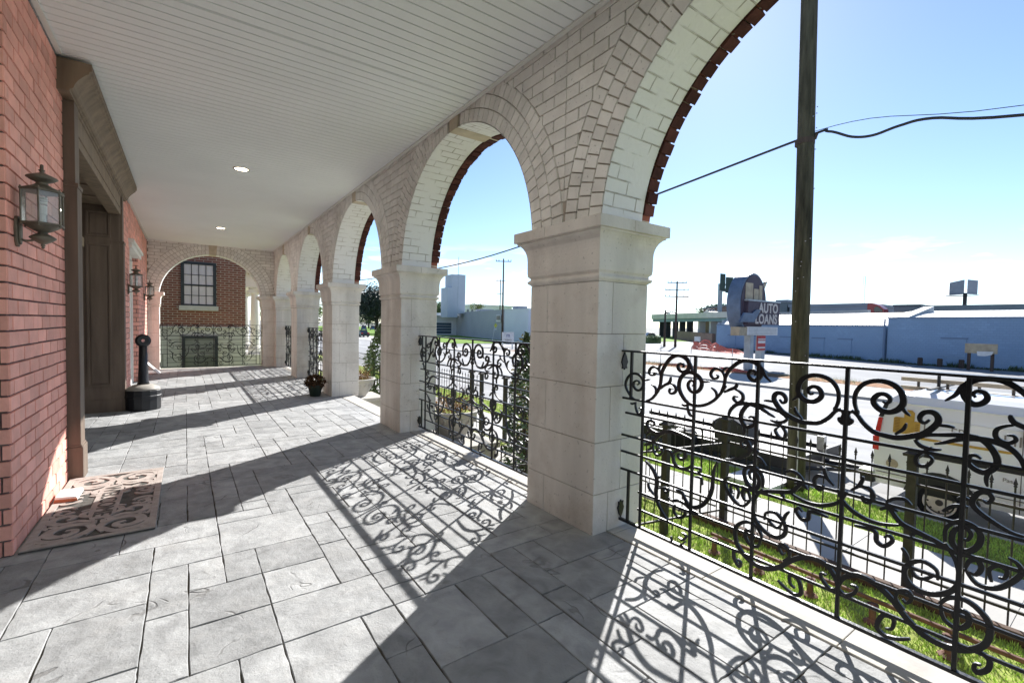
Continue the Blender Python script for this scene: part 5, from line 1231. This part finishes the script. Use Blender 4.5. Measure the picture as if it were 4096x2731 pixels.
def small_sign():
    t = thing('yard_sign', 'white yard sign with a blue emblem on two posts, by the church street corner', 'sign', (33.3, 48, RZ))
    for x in (32.55, 34.05):
        s = MB(); s.box(x-.06, x+.06, 48, 48.12, RZ, .5); s.build('post', 'sign_white', t)
    s = MB(); s.box(32.4, 34.2, 47.93, 47.99, -.72, .54); b = s.build('board', 'sign_white', t)
    text_mesh('emblem', 'm', .75, (33.3, 47.92, .18), (1, 0, 0), (0, 0, 1), 'sign_blue_mark', b, .004); text_mesh('lettering', 'Valery', .42, (33.3, 47.92, -.42), (1, 0, 0), (0, 0, 1), 'letter_grey', b, .004)
small_sign()
def yellow():
    t = thing('warning_sign', 'yellow road warning sign on a leaning pale post, on the church lawn', 'road sign', (45.3, 70, RZ))
    s = MB(); s.tube([(45.25, 70.1, RZ), (45.82, 70.1, 1.6)], .06, 6); s.build('post', 'galv', t)
    s = MB(); s.prism([(45.84+.36*math.cos(a*math.pi/2), 1.3+.48*math.sin(a*math.pi/2)) for a in range(4)], 'y', 69.98, 70.03); s.build('plate', 'yellow_sign', t); s = MB(); s.box(45.6, 46.0, 69.98, 70.03, .45, .8); s.build('plate', 'sign_white', t)
yellow()
# buildings and trees behind
def block(name, label, x0, x1, y0, y1, z1, m, cat='building', roof=None, win=0, z0=RZ):
    t = thing(name, label, cat, ((x0+x1)/2, (y0+y1)/2, z0))
    s = MB(); s.box(x0, x1, y0, y1, z0, z1); s.build('wall', m, t)
    s = MB(); s.box(x0-.2, x1+.2, y0-.2, y1+.2, z1, z1+.5); s.build('roof', roof or 'far_roof', t)
    for k in range(win):
        a = y0+(y1-y0)*(k+.2)/win; s = MB(); s.box(x0-.05, x0, a, a+(y1-y0)/win*.5, z1-2.4, z1-1.0); s.build('window', 'church_glass', t)
    return t
block('white_building', 'white flat-topped building showing above the church hall roof', 72, 86, 122, 130, 7.0, 'white_paint', win=3, roof='white_paint')
block('grey_shed', 'pale grey industrial shed behind the white barrel roof', 104, 130, 32, 46, 6.3, 'far_grey', roof='far_grey')
block('grey_shed', 'boxy grey block at the left end of the industrial shed', 104, 112, 46.5, 48.6, 7.4, 'far_roof', roof='far_grey')
t_ = thing('brick_depot', 'long low dark brick building with grey roof band, right of the billboard post', 'building', (108, 18, RZ))
s = MB(); s.box(102, 116, 11, 27, RZ, 5.0); s.build('wall', 'far_brick', t_); s = MB(); s.box(101, 117, 10.5, 27.6, 5.0, 6.0); s.build('roof', 'far_roof', t_); s = MB(); s.box(101, 114, 24, 27.8, 5.9, 6.25); s.build('parapet', 'far_roof', t_)
def red_truck():
    t = thing('red_truck', 'red lorry cab showing above the white barrel roof', 'lorry', (95, 28, 4))
    s = MB(); s.prism([(29.6, 3.2), (29.6, 6.2), (28.9, 6.3), (27.9, 5.9), (27.3, 5.3), (27.2, 3.2)], 'x', 95, 97.2); s.build('cab', 'red_car', t)
    s = MB(); s.prism([(28.6, 5.5), (28.2, 5.75), (27.45, 5.1), (27.45, 4.8), (28.6, 4.8)], 'x', 94.9, 94.98); s.build('window', 'car_glass', t)
    s = MB()
    for y in (29.1, 27.7): s.tube([(95, y, RZ+.5), (97, y, RZ+.5)], .5, 12)
    s.box(95.3, 97, 27.3, 29.5, RZ+.5, 3.2); s.build('chassis', 'van_black', t)
red_truck()
def billboard():
    t = thing('billboard', 'two-faced billboard on a single dark post in the distance', 'billboard', (150, 27.6, RZ))
    s = MB(); s.tube([(150, 27.7, RZ), (150, 27.7, 11)], .38, 10); s.build('post', 'van_black', t)
    s = MB(); s.hexa([(150.5, 30.6, 10.6), (149.6, 27.95, 10.7), (150.0, 27.9, 10.7), (150.9, 30.5, 10.6)], [(150.5, 30.6, 13.6), (149.6, 27.95, 14.1), (150.0, 27.9, 14.1), (150.9, 30.5, 13.6)]); s.build('panel', 'bill_face', t)
    s = MB(); s.hexa([(149.6, 27.3, 10.7), (151, 25.8, 10.6), (151.3, 26.0, 10.6), (149.9, 27.4, 10.7)], [(149.6, 27.3, 14.1), (151, 25.8, 13.85), (151.3, 26.0, 13.85), (149.9, 27.4, 14.1)]); s.build('panel', 'far_grey', t)
    s = MB(); s.hexa([(149.3, 31, 10.3), (149.3, 25.3, 10.3), (150.6, 25.3, 10.3), (150.6, 31, 10.3)], [(149.3, 31, 10.42), (149.3, 25.3, 10.42), (150.6, 25.3, 10.42), (150.6, 31, 10.42)]); s.build('catwalk', 'van_black', t)
billboard()
def mast():
    t = thing('radio_mast', 'very thin lattice radio mast above the grey shed', 'mast', (160, 50.8, RZ)); s = MB()
    for o in ((-.25, 0), (.25, 0), (0, .4)): s.tube([(160+o[1], 50.8+o[0], RZ), (160+o[1], 50.8+o[0], 17.4)], .035, 5)
    for k in range(30): s.tube([(160, 50.55, k*.62-1), (160, 51.05, k*.62-.7)], .02, 4)
    s.build('lattice', 'far_grey', t)
mast()
def bridge():
    t = thing('road_bridge', 'concrete road bridge with teal girders over dark openings', 'bridge', (110, 78, RZ))
    A, B = Vector((139, 108.7, 0)), Vector((72, 35, 0)); d = (B-A); L_ = d.length; d.normalize(); n = Vector((d.y, -d.x, 0)); n = n if n.x > 0 else -n
    P = lambda s_, o, z: (A.x+d.x*s_+n.x*o, A.y+d.y*s_+n.y*o, z)
    z = lambda s_, hi, lo: hi+(lo-hi)*max(0, min(1, (s_-8.9)/66))
    def slab(name, o0, o1, zb, zt, m):
        s = MB(); s.hexa([P(0, o0, z(0, *zb)), P(L_, o0, z(L_, *zb)), P(L_, o1, z(L_, *zb)), P(0, o1, z(0, *zb))], [P(0, o0, z(0, *zt)), P(L_, o0, z(L_, *zt)), P(L_, o1, z(L_, *zt)), P(0, o1, z(0, *zt))]); return s.build(name, m, t)
    slab('parapet', 0, .4, (4.5, 3.44), (6.19, 4.43), 'bridge_conc'); slab('girder', .5, 1.0, (3.45, 2.87), (4.5, 3.44), 'bridge_teal'); slab('deck', .4, 14, (4.4, 3.4), (5.0, 3.9), 'bridge_dark'); slab('parapet', 14, 14.4, (4.5, 3.44), (6.4, 4.7), 'bridge_conc')
    for q in (10, 20, 30.5, 39, 47, 58, 67):
        s = MB(); s.hexa([P(q-.7, 1.2, RZ), P(q+.7, 1.2, RZ), P(q+.7, 2.6, RZ), P(q-.7, 2.6, RZ)], [P(q-.7, 1.2, 3.6), P(q+.7, 1.2, 3.6), P(q+.7, 2.6, 3.6), P(q-.7, 2.6, 3.6)]); s.build('pillar', 'bridge_dark' if q < 55 else 'bridge_conc', t)
    return P
PB = bridge()
p0, p1 = PB(48, -1.5, 0), PB(78, -1.5, 0)
s = MB(); s.hexa([(p0[0], p0[1], RZ), (p1[0], p1[1], RZ), (p1[0]+.5, p1[1]-.4, RZ), (p0[0]+.5, p0[1]-.4, RZ)], [(p0[0], p0[1], .7), (p1[0], p1[1], .5), (p1[0]+.5, p1[1]-.4, .5), (p0[0]+.5, p0[1]-.4, .7)])
tag(s.build('brick_wall', 'brown_wall'), 'low brown brick wall under the right end of the bridge', 'wall')
for i, (q, paint, kd, lb) in enumerate(((12, 'red_car', 'pickup', 'red pickup crossing the bridge, near its left end'), (20, 'white_car', 'sedan', 'white car on the bridge behind the red pickup'), (61, 'black_car', 'sedan', 'dark glinting car at the right end of the bridge'))):
    p = PB(q, 3, 0); car(lb, p[0], p[1], math.atan2(36.85, 33.5)*0+rad(228), paint, 5, 1.9, 1.6, kd, 'cars crossing the bridge', z=5.2-(q-9)*.0165, name='passing_car')
def office(label, q0, q1, ztop, m): 
    a, b = PB(q0, 16, 0), PB(q1, 16, 0); t = thing('far_building', label, 'building', (a[0], a[1], RZ)); s = MB(); s.hexa([(a[0], a[1], RZ), (b[0], b[1], RZ), (b[0]+10, b[1]-10, RZ), (a[0]+10, a[1]-10, RZ)], [(a[0], a[1], ztop), (b[0], b[1], ztop), (b[0]+10, b[1]-10, ztop), (a[0]+10, a[1]-10, ztop)]); s.build('wall', m, t)
    s = MB(); s.hexa([(a[0]-.3, a[1]+.3, ztop), (b[0]-.3, b[1], ztop), (b[0]+10, b[1]-10, ztop), (a[0]+10, a[1]-10, ztop)], [(a[0]-.3, a[1]+.3, ztop+.4), (b[0]-.3, b[1], ztop+.4), (b[0]+10, b[1]-10, ztop+.4), (a[0]+10, a[1]-10, ztop+.4)]); s.build('roof', 'far_roof', t)
office('dull brown building rising behind the middle of the bridge', 8, 41, 8.1, 'brown_wall')
def gantry():
    t = thing('sign_gantry', 'overhead road sign gantry with the grey backs of its signs', 'sign gantry', (110, 65, RZ))
    s = MB(); s.tube([(110, 65.1, RZ), (110, 65.2, 12.8)], .55, 8); s.build('post', 'sign_steel', t)
    s = MB()
    for z in (10.6, 12.2): s.tube([(110, 65.2, z+.4), (112, 56, z-.3)], .2, 6)
    for k in range(8): s.tube([(110+.2*k, 65.2-1.1*k, 11.0-.08*k), (110+.2*k+.1, 64.7-1.1*k, 12.5-.08*k)], .12, 5)
    s.build('truss', 'sign_steel', t)
    for (y0, y1, z0, z1) in ((65.0, 63.8, 11.1, 15.3), (63.5, 61.8, 10.4, 14.3)):
        s = MB(); s.hexa([(109.4, y0, z0), (109.7, y1, z0-.2), (109.8, y1, z0-.2), (109.5, y0, z0)], [(109.4, y0, z1), (109.7, y1, z1-.2), (109.8, y1, z1-.2), (109.5, y0, z1)]); s.build('sign_panel', 'green_sign', t)
gantry()
def notice():
    t = thing('lot_sign', 'small white sign on two thin posts in the car park by the bridge', 'sign', (69.6, 45, RZ))
    for x in (68.9, 70.3):
        s = MB(); s.tube([(x, 45.05, RZ), (x, 45.05, .1)], .05, 6); s.build('post', 'galv', t)
    s = MB(); s.box(68.8, 70.4, 44.95, 45.0, -.65, .12); s.build('board', 'sign_white', t)
notice()
s = MB(); s.box(72.3, 76.5, 57.3, 59.2, RZ, -.35); foliage(s, (74.4, 58.2, -.8), 2.5, 1.3, .8, 1500, .3, seed=11); tag(s.build('clipped_hedge', 'leaf_mid', recalc=False), 'low clipped green hedge in front of the white pickup', 'hedge')
tree('oak_tree', 'big dark oak with small glossy leaves, framed by the entrance opening', (41.2, 120, RZ), 11, 7.6, 6.0, 5.2, 12000, .55, 'leaf_oak', clumps=70, trunk=.55, seed=2)
tree('green_tree', 'mid green tree peeking out left of the church tower', (62, 124, RZ), 8, 3.4, 4.8, 3.2, 3000, .5, 'leaf_mid', clumps=25, trunk=.3, seed=3)
tree('bare_tree', 'thin pale tree behind the white building above the church hall', (67, 112, RZ), 9, 2.2, 6.3, 1.6, 900, .3, 'leaf_pale', clumps=22, trunk=.2, seed=4)
for i, (x, y, r, cz, lb) in enumerate(((152, 94, 4.2, 7.6, 'soft green tree behind the bridge, farthest left of the group'), (153, 90, 4.2, 8.0, 'soft green tree behind the bridge, just left of the gantry post'), (150, 85.5, 3.4, 7.4, 'soft green tree behind the bridge, right of the gantry post'))):
    tree('far_tree', lb, (x, y, RZ), 8, r, cz, 2.6, 1500, .7, 'leaf_mid', 'trees behind the bridge', 18, .3, 30+i)
for i, (x, y, r, cz) in enumerate(((30, 205, 6, 4.0), (44, 210, 7, 4.5), (56, 215, 7, 4.8), (70, 215, 6.5, 4.2))):
    tree('far_tree', ['pale green tree in the distance behind the oak trunk, left one', 'pale green tree in the distance behind the oak trunk, right one', 'distant tree behind the blue parked cars', 'distant tree right of the blue parked cars'][i], (x, y, RZ), 9, r, cz, 4.6, 1800, .8, 'leaf_pale' if i < 2 else 'leaf_mid', 'distant trees down the street', 20, .4, 50+i)
# ------------------------------------------------------------------ neighbouring houses past the end of the porch
def neighbour():
    t = thing('neighbour_house', 'red brick house on a pale stone base, seen through the end arch', 'house', (-2, 24, GZ))
    s = MB(); s.box(-9, 1.905, 20.5, 30, 1.22, 9); s.build('wall', 'house_brick', t)
    s = MB(); s.box(-9, 1.96, 20.44, 30, 1.14, 1.22); s.build('water_table', 'house_stone', t, bevel=.01)
    s = MB(); s.box(-9, 1.90, 20.50, 30, GZ-.1, 1.138); s.build('stone_base', 'house_base', t)
    def win(x0, x1, z0, z1, rows, cols, glassm, sill=True):
        w_ = MB(); f = .10
        for (a, b, c, d) in ((x0, x0+f, z0, z1), (x1-f, x1, z0, z1), (x0+f, x1-f, z1-f, z1), (x0+f, x1-f, z0, z0+f*.6)): w_.box(a, b, 20.44, 20.53, c, d)
        o = w_.build('window', 'frame_dark', t, bevel=.004)
        p = MB(); p.face([(x0+f, 20.475, z0), (x1-f, 20.475, z0), (x1-f, 20.475, z1-f), (x0+f, 20.475, z1-f)]); p.build('pane', glassm, o)
        b = MB()
        zm = (z0+z1-f)/2
        if rows:
            b.box(x0+f, x1-f, 20.445, 20.474, zm-.03, zm+.03)
            for k in range(1, cols): xx = x0+f+(x1-x0-2*f)*k/cols; b.box(xx-.011, xx+.011, 20.455, 20.474, z0, z1-f)
            for k in range(1, rows):
                if k != rows//2: zz = z0+(z1-f-z0)*k/rows; b.box(x0+f, x1-f, 20.457, 20.473, zz-.011, zz+.011)
            b.build('glazing_bars', 'frame_dark', o)
        if sill:
            b = MB(); b.box(x0-.06, x1+.06, 20.37, 20.52, z0-.17, z0); b.build('sill', 'house_stone', o, bevel=.008)
    win(-.12, .955, 1.97, 3.56, 4, 4, 'blind'); win(-.10, 1.0, -.62, .875, 0, 1, 'pane_reflect', False)
neighbour()
def column_house():
    t = thing('columned_house', 'white columned porch of the next house, past the brick house corner', 'house', (4, 34, GZ))
    for x, y in ((3.47, 32), (3.34, 36.4), (1.4, 32)):
        s = MB(); s.lathe([(.36, -.35), (.36, -.2), (.30, -.16), (.30, -.08), (.25, -.05), (.245, 1.5), (.20, 3.05), (.22, 3.07), (.22, 3.1)], (x, y, 0), 24); s.box(x-.34, x+.34, y-.34, y+.34, -.55, -.35); c = s.build('column', 'column_paint', t, smooth=False)
        s = MB(); s.box(x-.32, x+.32, y-.3, y+.3, 3.34, 3.42)
        for sx in (-1, 1): s.tube([(x+sx*.26, y-.3, 3.2), (x+sx*.26, y+.3, 3.2)], .12, 12)
        s.box(x-.24, x+.24, y-.24, y+.24, 3.1, 3.34); s.build('scroll_capital', 'column_paint', c, bevel=.01)
    s = MB(); s.box(-3, 3.85, 31.6, 37, 3.43, 4.3); s.box(-3.2, 4.0, 31.4, 37.2, 4.3, 4.55); s.build('entablature', 'column_paint', t, bevel=.02)
    s = MB()
    for k in range(31): s.box(-2.9+k*.22, -2.78+k*.22, 31.3, 31.4, 4.15, 4.3)
    s.build('dentils', 'sign_tan', t)
    s = MB(); s.box(-3, 2.9, 37.3, 44, GZ, 8); s.build('wall', 'column_paint', t); s = MB(); s.box(-3, 4.0, 31.2, 37.29, GZ, -.56); s.build('porch_floor', 'house_stone', t)
    s = MB(); s.box(2.35, 2.8, 37.2, 37.295, 1.9, 2.5); s.build('window', 'car_glass', t); s = MB(); s.hexa([(-3.3, 31.3, 4.56), (4.1, 31.3, 4.56), (4.1, 37.3, 4.56), (-3.3, 37.3, 4.56)], [(-3.0, 33, 5.1), (2.6, 33, 5.1), (2.6, 37.2, 5.1), (-3, 37.2, 5.1)]); s.build('roof', 'far_roof', t)
column_house()
tree('yellowing_tree', 'yellow green tree between the white columns and the end pier', (7.5, 46, GZ), 8, 2.4, 4.2, 3.6, 2600, .28, 'leaf_pale', clumps=30, trunk=.16, seed=12)
# ------------------------------------------------------------------ porch objects
def lantern():
    t = thing('wall_lantern', 'weathered bronze wall lantern nearest the camera, left of the timber entrance', 'wall lantern', (0, 0, 0), 'bronze wall lanterns')
    ax, ay = .125, .012; n = 6; ph = rad(30)
    s = MB(); pts = []
    for k in range(24):
        a = 2*math.pi*k/24; pts.append((ay+.042*math.cos(a), .10+.098*math.copysign(abs(math.sin(a))**.8, math.sin(a))))
    s.prism(pts, 'x', 0, .018); s.prism([(ay+(p[0]-ay)*.75, .10+(p[1]-.10)*.85) for p in pts], 'x', .018, .028); s.build('back_plate', 'bronze', t, bevel=.004)
    s = MB(); s.tube(smoothpath([(.02, ay, .055), (.045, ay, .045), (.08, ay, .052), (ax, ay, .07)], 5), .0065, 8); s.build('arm', 'bronze', t, smooth=True)
    s = MB(); s.lathe([(.002, 0), (.009, .006), (.007, .015), (.013, .022), (.008, .03), (.02, .034), (.048, .052), (.066, .068), (.064, .074), (.045, .088), (.026, .099), (.024, .106), (.04, .114), (.066, .13), (.088, .146), (.09, .152)], (ax, ay, 0), 24); s.build('lower_bowl', 'bronze', t, smooth=True)
    s = MB(); s.lathe([(.108, .150), (.112, .153), (.112, .160), (.104, .164)], (ax, ay, 0), n, phase=ph); s.lathe([(.104, .362), (.113, .366), (.113, .374), (.108, .378)], (ax, ay, 0), n, phase=ph)
    for k in range(6):
        a = 2*math.pi*k/6+ph; x, y = ax+.104*math.cos(a), ay+.104*math.sin(a); s.tube([(x, y, .14), (x, y, .386)], .0052, 6)
    s.build('frame', 'bronze', t)
    g = MB()
    for k in range(6):
        a, b = 2*math.pi*k/6+ph, 2*math.pi*(k+1)/6+ph; g.face([(ax+.101*math.cos(a), ay+.101*math.sin(a), .162), (ax+.101*math.cos(b), ay+.101*math.sin(b), .162), (ax+.101*math.cos(b), ay+.101*math.sin(b), .364), (ax+.101*math.cos(a), ay+.101*math.sin(a), .364)])
    g.build('glass', 'lantern_glass', t)
    s = MB(); s.lathe([(.106, .376), (.085, .386), (.055, .400), (.034, .414), (.028, .424), (.034, .43), (.06, .442), (.078, .456), (.074, .462), (.05, .474), (.022, .486), (.011, .492), (.011, .50), (.016, .504), (.016, .508), (.009, .512), (.009, .54), (.003, .545)], (ax, ay, 0), 24); s.build('cap', 'bronze', t, smooth=True)
    s = MB()
    for k in range(3): s.lathe([(.022, .29+k*.016), (.026, .294+k*.016), (.026, .30+k*.016), (.022, .303+k*.016)], (ax, ay, 0), 12)
    s.lathe([(.018, .16), (.018, .22), (.023, .225), (.023, .28)], (ax, ay, 0), 12); s.build('bulb', 'bulb', t)
    return t
L0 = lantern()
for y, lb in ((11.30, 'bronze wall lantern beside the white side door, middle of the three'), (15.42, 'bronze wall lantern farthest away, beside the end arch')):
    c = copy_tree(L0); c.location = (-.88, y, 1.935); c['label'] = lb
L0.location = (-.88, 4.245, 1.935)
for i, (x, y) in enumerate(((.695, 8.02), (.725, 13.49), (.69, 2.55), (.69, -2.92))):  # last two are out of view, added at matching spacing to fill the shade
    t = thing('downlight', ['glowing recessed ceiling light, nearer of the two in view', 'glowing recessed ceiling light, farther of the two in view', 'unseen ceiling light added as fill above the camera side of the porch', 'unseen ceiling light added as fill behind the camera'][i], 'ceiling light', (x, y, ZC), 'recessed ceiling lights')
    s = MB(); s.lathe([(.085, -.002), (.088, -.007), (.108, -.006), (.114, -.0005), (.114, .02), (.085, .02)], (x, y, ZC), 32); s.build('trim_ring', 'steel_trim', t, smooth=True)
    s = MB(); s.lathe([(.001, -.0035), (.084, -.003), (.084, .01), (.001, .01)], (x, y, ZC), 32); s.build('lamp', 'downlight', t)
    ld = bpy.data.lights.new('downlight_beam', 'AREA'); ld.shape = 'DISK'; ld.size = .16; ld.energy = 4.5; ld.color = (1.0, .96, .92)
    lo_ = bpy.data.objects.new('downlight_beam', ld); col.objects.link(lo_); lo_.location = (x, y, ZC-.012); adopt(lo_, t)
def ash():
    x, y = -.565, 9.655
    t = thing('ashtray_bin', 'black plastic smokers ash bin with a tall neck, at the far side of the entrance', 'ash bin', (x, y, 0))
    s = MB(); s.lathe([(.222, .003), (.236, .012), (.238, .20), (.246, .205), (.246, .235), (.238, .24), (.238, .315), (.228, .325)], (x, y, 0), 14, phase=.2); s.build('base', 'black_plastic', t, bevel=.004)
    s = MB(); s.lathe([(.232, .325), (.222, .345), (.19, .375), (.14, .40), (.09, .412), (.07, .414)], (x, y, 0), 32); s.build('dome_lid', 'dome_sunwashed', t, smooth=True)
    s = MB(); s.lathe([(.085, .41), (.072, .45), (.062, .70), (.054, 1.05)], (x, y, 0), 20); s.build('neck', 'black_plastic', t, smooth=True)
    s = MB(); dv = Vector((.12, -1, 0)).normalized(); rt = Vector((1, .12, 0)).normalized(); n = 20; vs = []; fs = []
    c = Vector((x, y, 1.125))
    prof = [(.024, -.055), (.075, -.058), (.102, -.03), (.105, .03), (.075, .058), (.024, .055)]
    for r, h in prof:
        for k in range(n): a = 2*math.pi*k/n; vs.append(c+dv*h+rt*r*math.cos(a)+Vector((0, 0, r*math.sin(a))))
    m_ = len(prof)
    for i in range(m_):
        for k in range(n): j = (i+1) % m_; fs.append((i*n+k, i*n+(k+1) % n, j*n+(k+1) % n, j*n+k))
    s.poly(vs, fs); s.build('head', 'black_plastic', t)
ash()
def door_mat():
    t = thing('welcome_mat', 'brown moulded WELCOME mat with scroll relief on the paving by the near brick wall', 'door mat', (-.52, 4.9, 0))
    x0, x1, y0, y1 = -.862, -.180, 4.09, 5.70; cx, cy = (x0+x1)/2, (y0+y1)/2
    s = MB(); s.box(x0, x1, y0, y1, .003, .012); s.build('base', 'mat_base', t, bevel=.002)
    s = MB(); b = .045
    for (a, c, d, e_) in ((x0, x1, y0, y0+b), (x0, x1, y1-b, y1), (x0, x0+b, y0+b, y1-b), (x1-b, x1, y0+b, y1-b)): s.box(a, c, d, e_, .012, .022)
    s.build('border', 'mat_relief', t, bevel=.002, seg=1)
    def ribbon(pts, wd):
        Q = smoothpath(pts, 6); n = len(Q); L_, R_ = [], []
        for i, p in enumerate(Q):
            a, c = Q[max(i-1, 0)], Q[min(i+1, n-1)]; dx, dy = c[0]-a[0], c[1]-a[1]; l = math.hypot(dx, dy) or 1
            wv = wd*.5*(.35+.9*math.sin(math.pi*(.08+.88*i/(n-1)))**.8); L_.append((p[0]-dy/l*wv, p[1]+dx/l*wv)); R_.append((p[0]+dy/l*wv, p[1]-dx/l*wv))
        zt = .021+jit(.0008); vs = [(*p, zt) for p in L_]+[(*p, zt) for p in R_]+[(*p, .0121) for p in L_]+[(*p, .0121) for p in R_]; fs = []
        for i in range(n-1): fs += [(i, i+1, n+i+1, n+i), (i, 2*n+i, 2*n+i+1, i+1), (n+i, n+i+1, 3*n+i+1, 3*n+i)]
        fs += [(0, n, 3*n, 2*n), (n-1, 3*n-1, 4*n-1, 2*n-1)]; s.poly(vs, fs)
    s = MB()
    base = [([(.05, .70), (.02, .60), (.06, .50), (.15, .47), (.23, .51), (.25, .60), (.19, .66), (.12, .64), (.11, .58), (.16, .56)], .05),
            ([(.02, .60), (.10, .72), (.20, .735), (.28, .68), (.29, .58)], .045), ([(.28, .68), (.30, .74), (.25, .745)], .03),
            ([(.04, .46), (.12, .40), (.20, .42), (.27, .36), (.26, .28), (.19, .26), (.15, .31), (.19, .34)], .045),
            ([(.04, .46), (.05, .36), (.11, .30), (.10, .23), (.05, .22)], .035), ([(.27, .48), (.30, .42), (.29, .33)], .03),
            ([(.06, .54), (.03, .50), (.02, .44)], .03), ([(.22, .22), (.27, .18), (.25, .12), (.20, .14)], .03), ([(.02, .30), (.03, .22), (.07, .17), (.13, .19)], .03), ([(.14, .70), (.16, .62)], .025), ([(.22, .46), (.27, .44)], .03),
            ([(.17, .10), (.20, .06), (.26, .05), (.28, .09), (.24, .11)], .03), ([(.17, .17), (.22, .20)], .03), ([(.28, .26), (.29, .20)], .03)]
    for sx in (-1, 1):
        for sy in (-1, 1):
            for P, wd in base: ribbon([(cx+sx*p[0], cy+sy*p[1]) for p in P], wd)
    s.build('scroll_relief', 'mat_relief', t)
    s = MB(); s.prism([(cx+.085*math.copysign(abs(math.cos(a*math.pi/16))**.5, math.cos(a*math.pi/16)), cy+.42*math.copysign(abs(math.sin(a*math.pi/16))**.5, math.sin(a*math.pi/16))) for a in range(32)], 'z', .0121, .0205); s.build('name_panel', 'mat_relief', t)
    text_mesh('lettering', 'WELCOME', .155, (cx, cy, .0225), (0, -1, 0), (1, 0, 0), 'mat_letter', t, .002)
door_mat()
def stopper():
    t = thing('door_stop', 'small white block with a brown edge lying on the mat against the brick wall', 'block', (-.77, 5.15, .02))
    s = MB(); s.hexa([(-.855, 5.02, .0225), (-.715, 5.00, .0225), (-.71, 5.26, .0225), (-.855, 5.24, .0225)], [(-.85, 5.03, .064), (-.72, 5.012, .056), (-.715, 5.25, .056), (-.85, 5.235, .064)], 0); s.build('white_top', 'white_plastic', t, bevel=.006)
    s = MB(); s.hexa([(-.855, 5.012, .0225), (-.714, 4.992, .0225), (-.714, 5.002, .0225), (-.855, 5.022, .0225)], [(-.853, 5.016, .045), (-.716, 4.996, .043), (-.716, 5.004, .043), (-.853, 5.026, .045)]); s.build('brown_edge', 'terra', t)
stopper()
s = MB(); s.hexa([(-.60, 15.50, .004), (-.57, 15.9, .004), (-.55, 15.9, .004), (-.58, 15.50, .004)], [(-.87, 15.55, .30), (-.86, 15.95, .30), (-.84, 15.95, .31), (-.85, 15.55, .31)])
tag(s.build('leaning_board', 'white_plastic', bevel=.004), 'sunlit white board leaning on the wall below the farthest lantern', 'board')
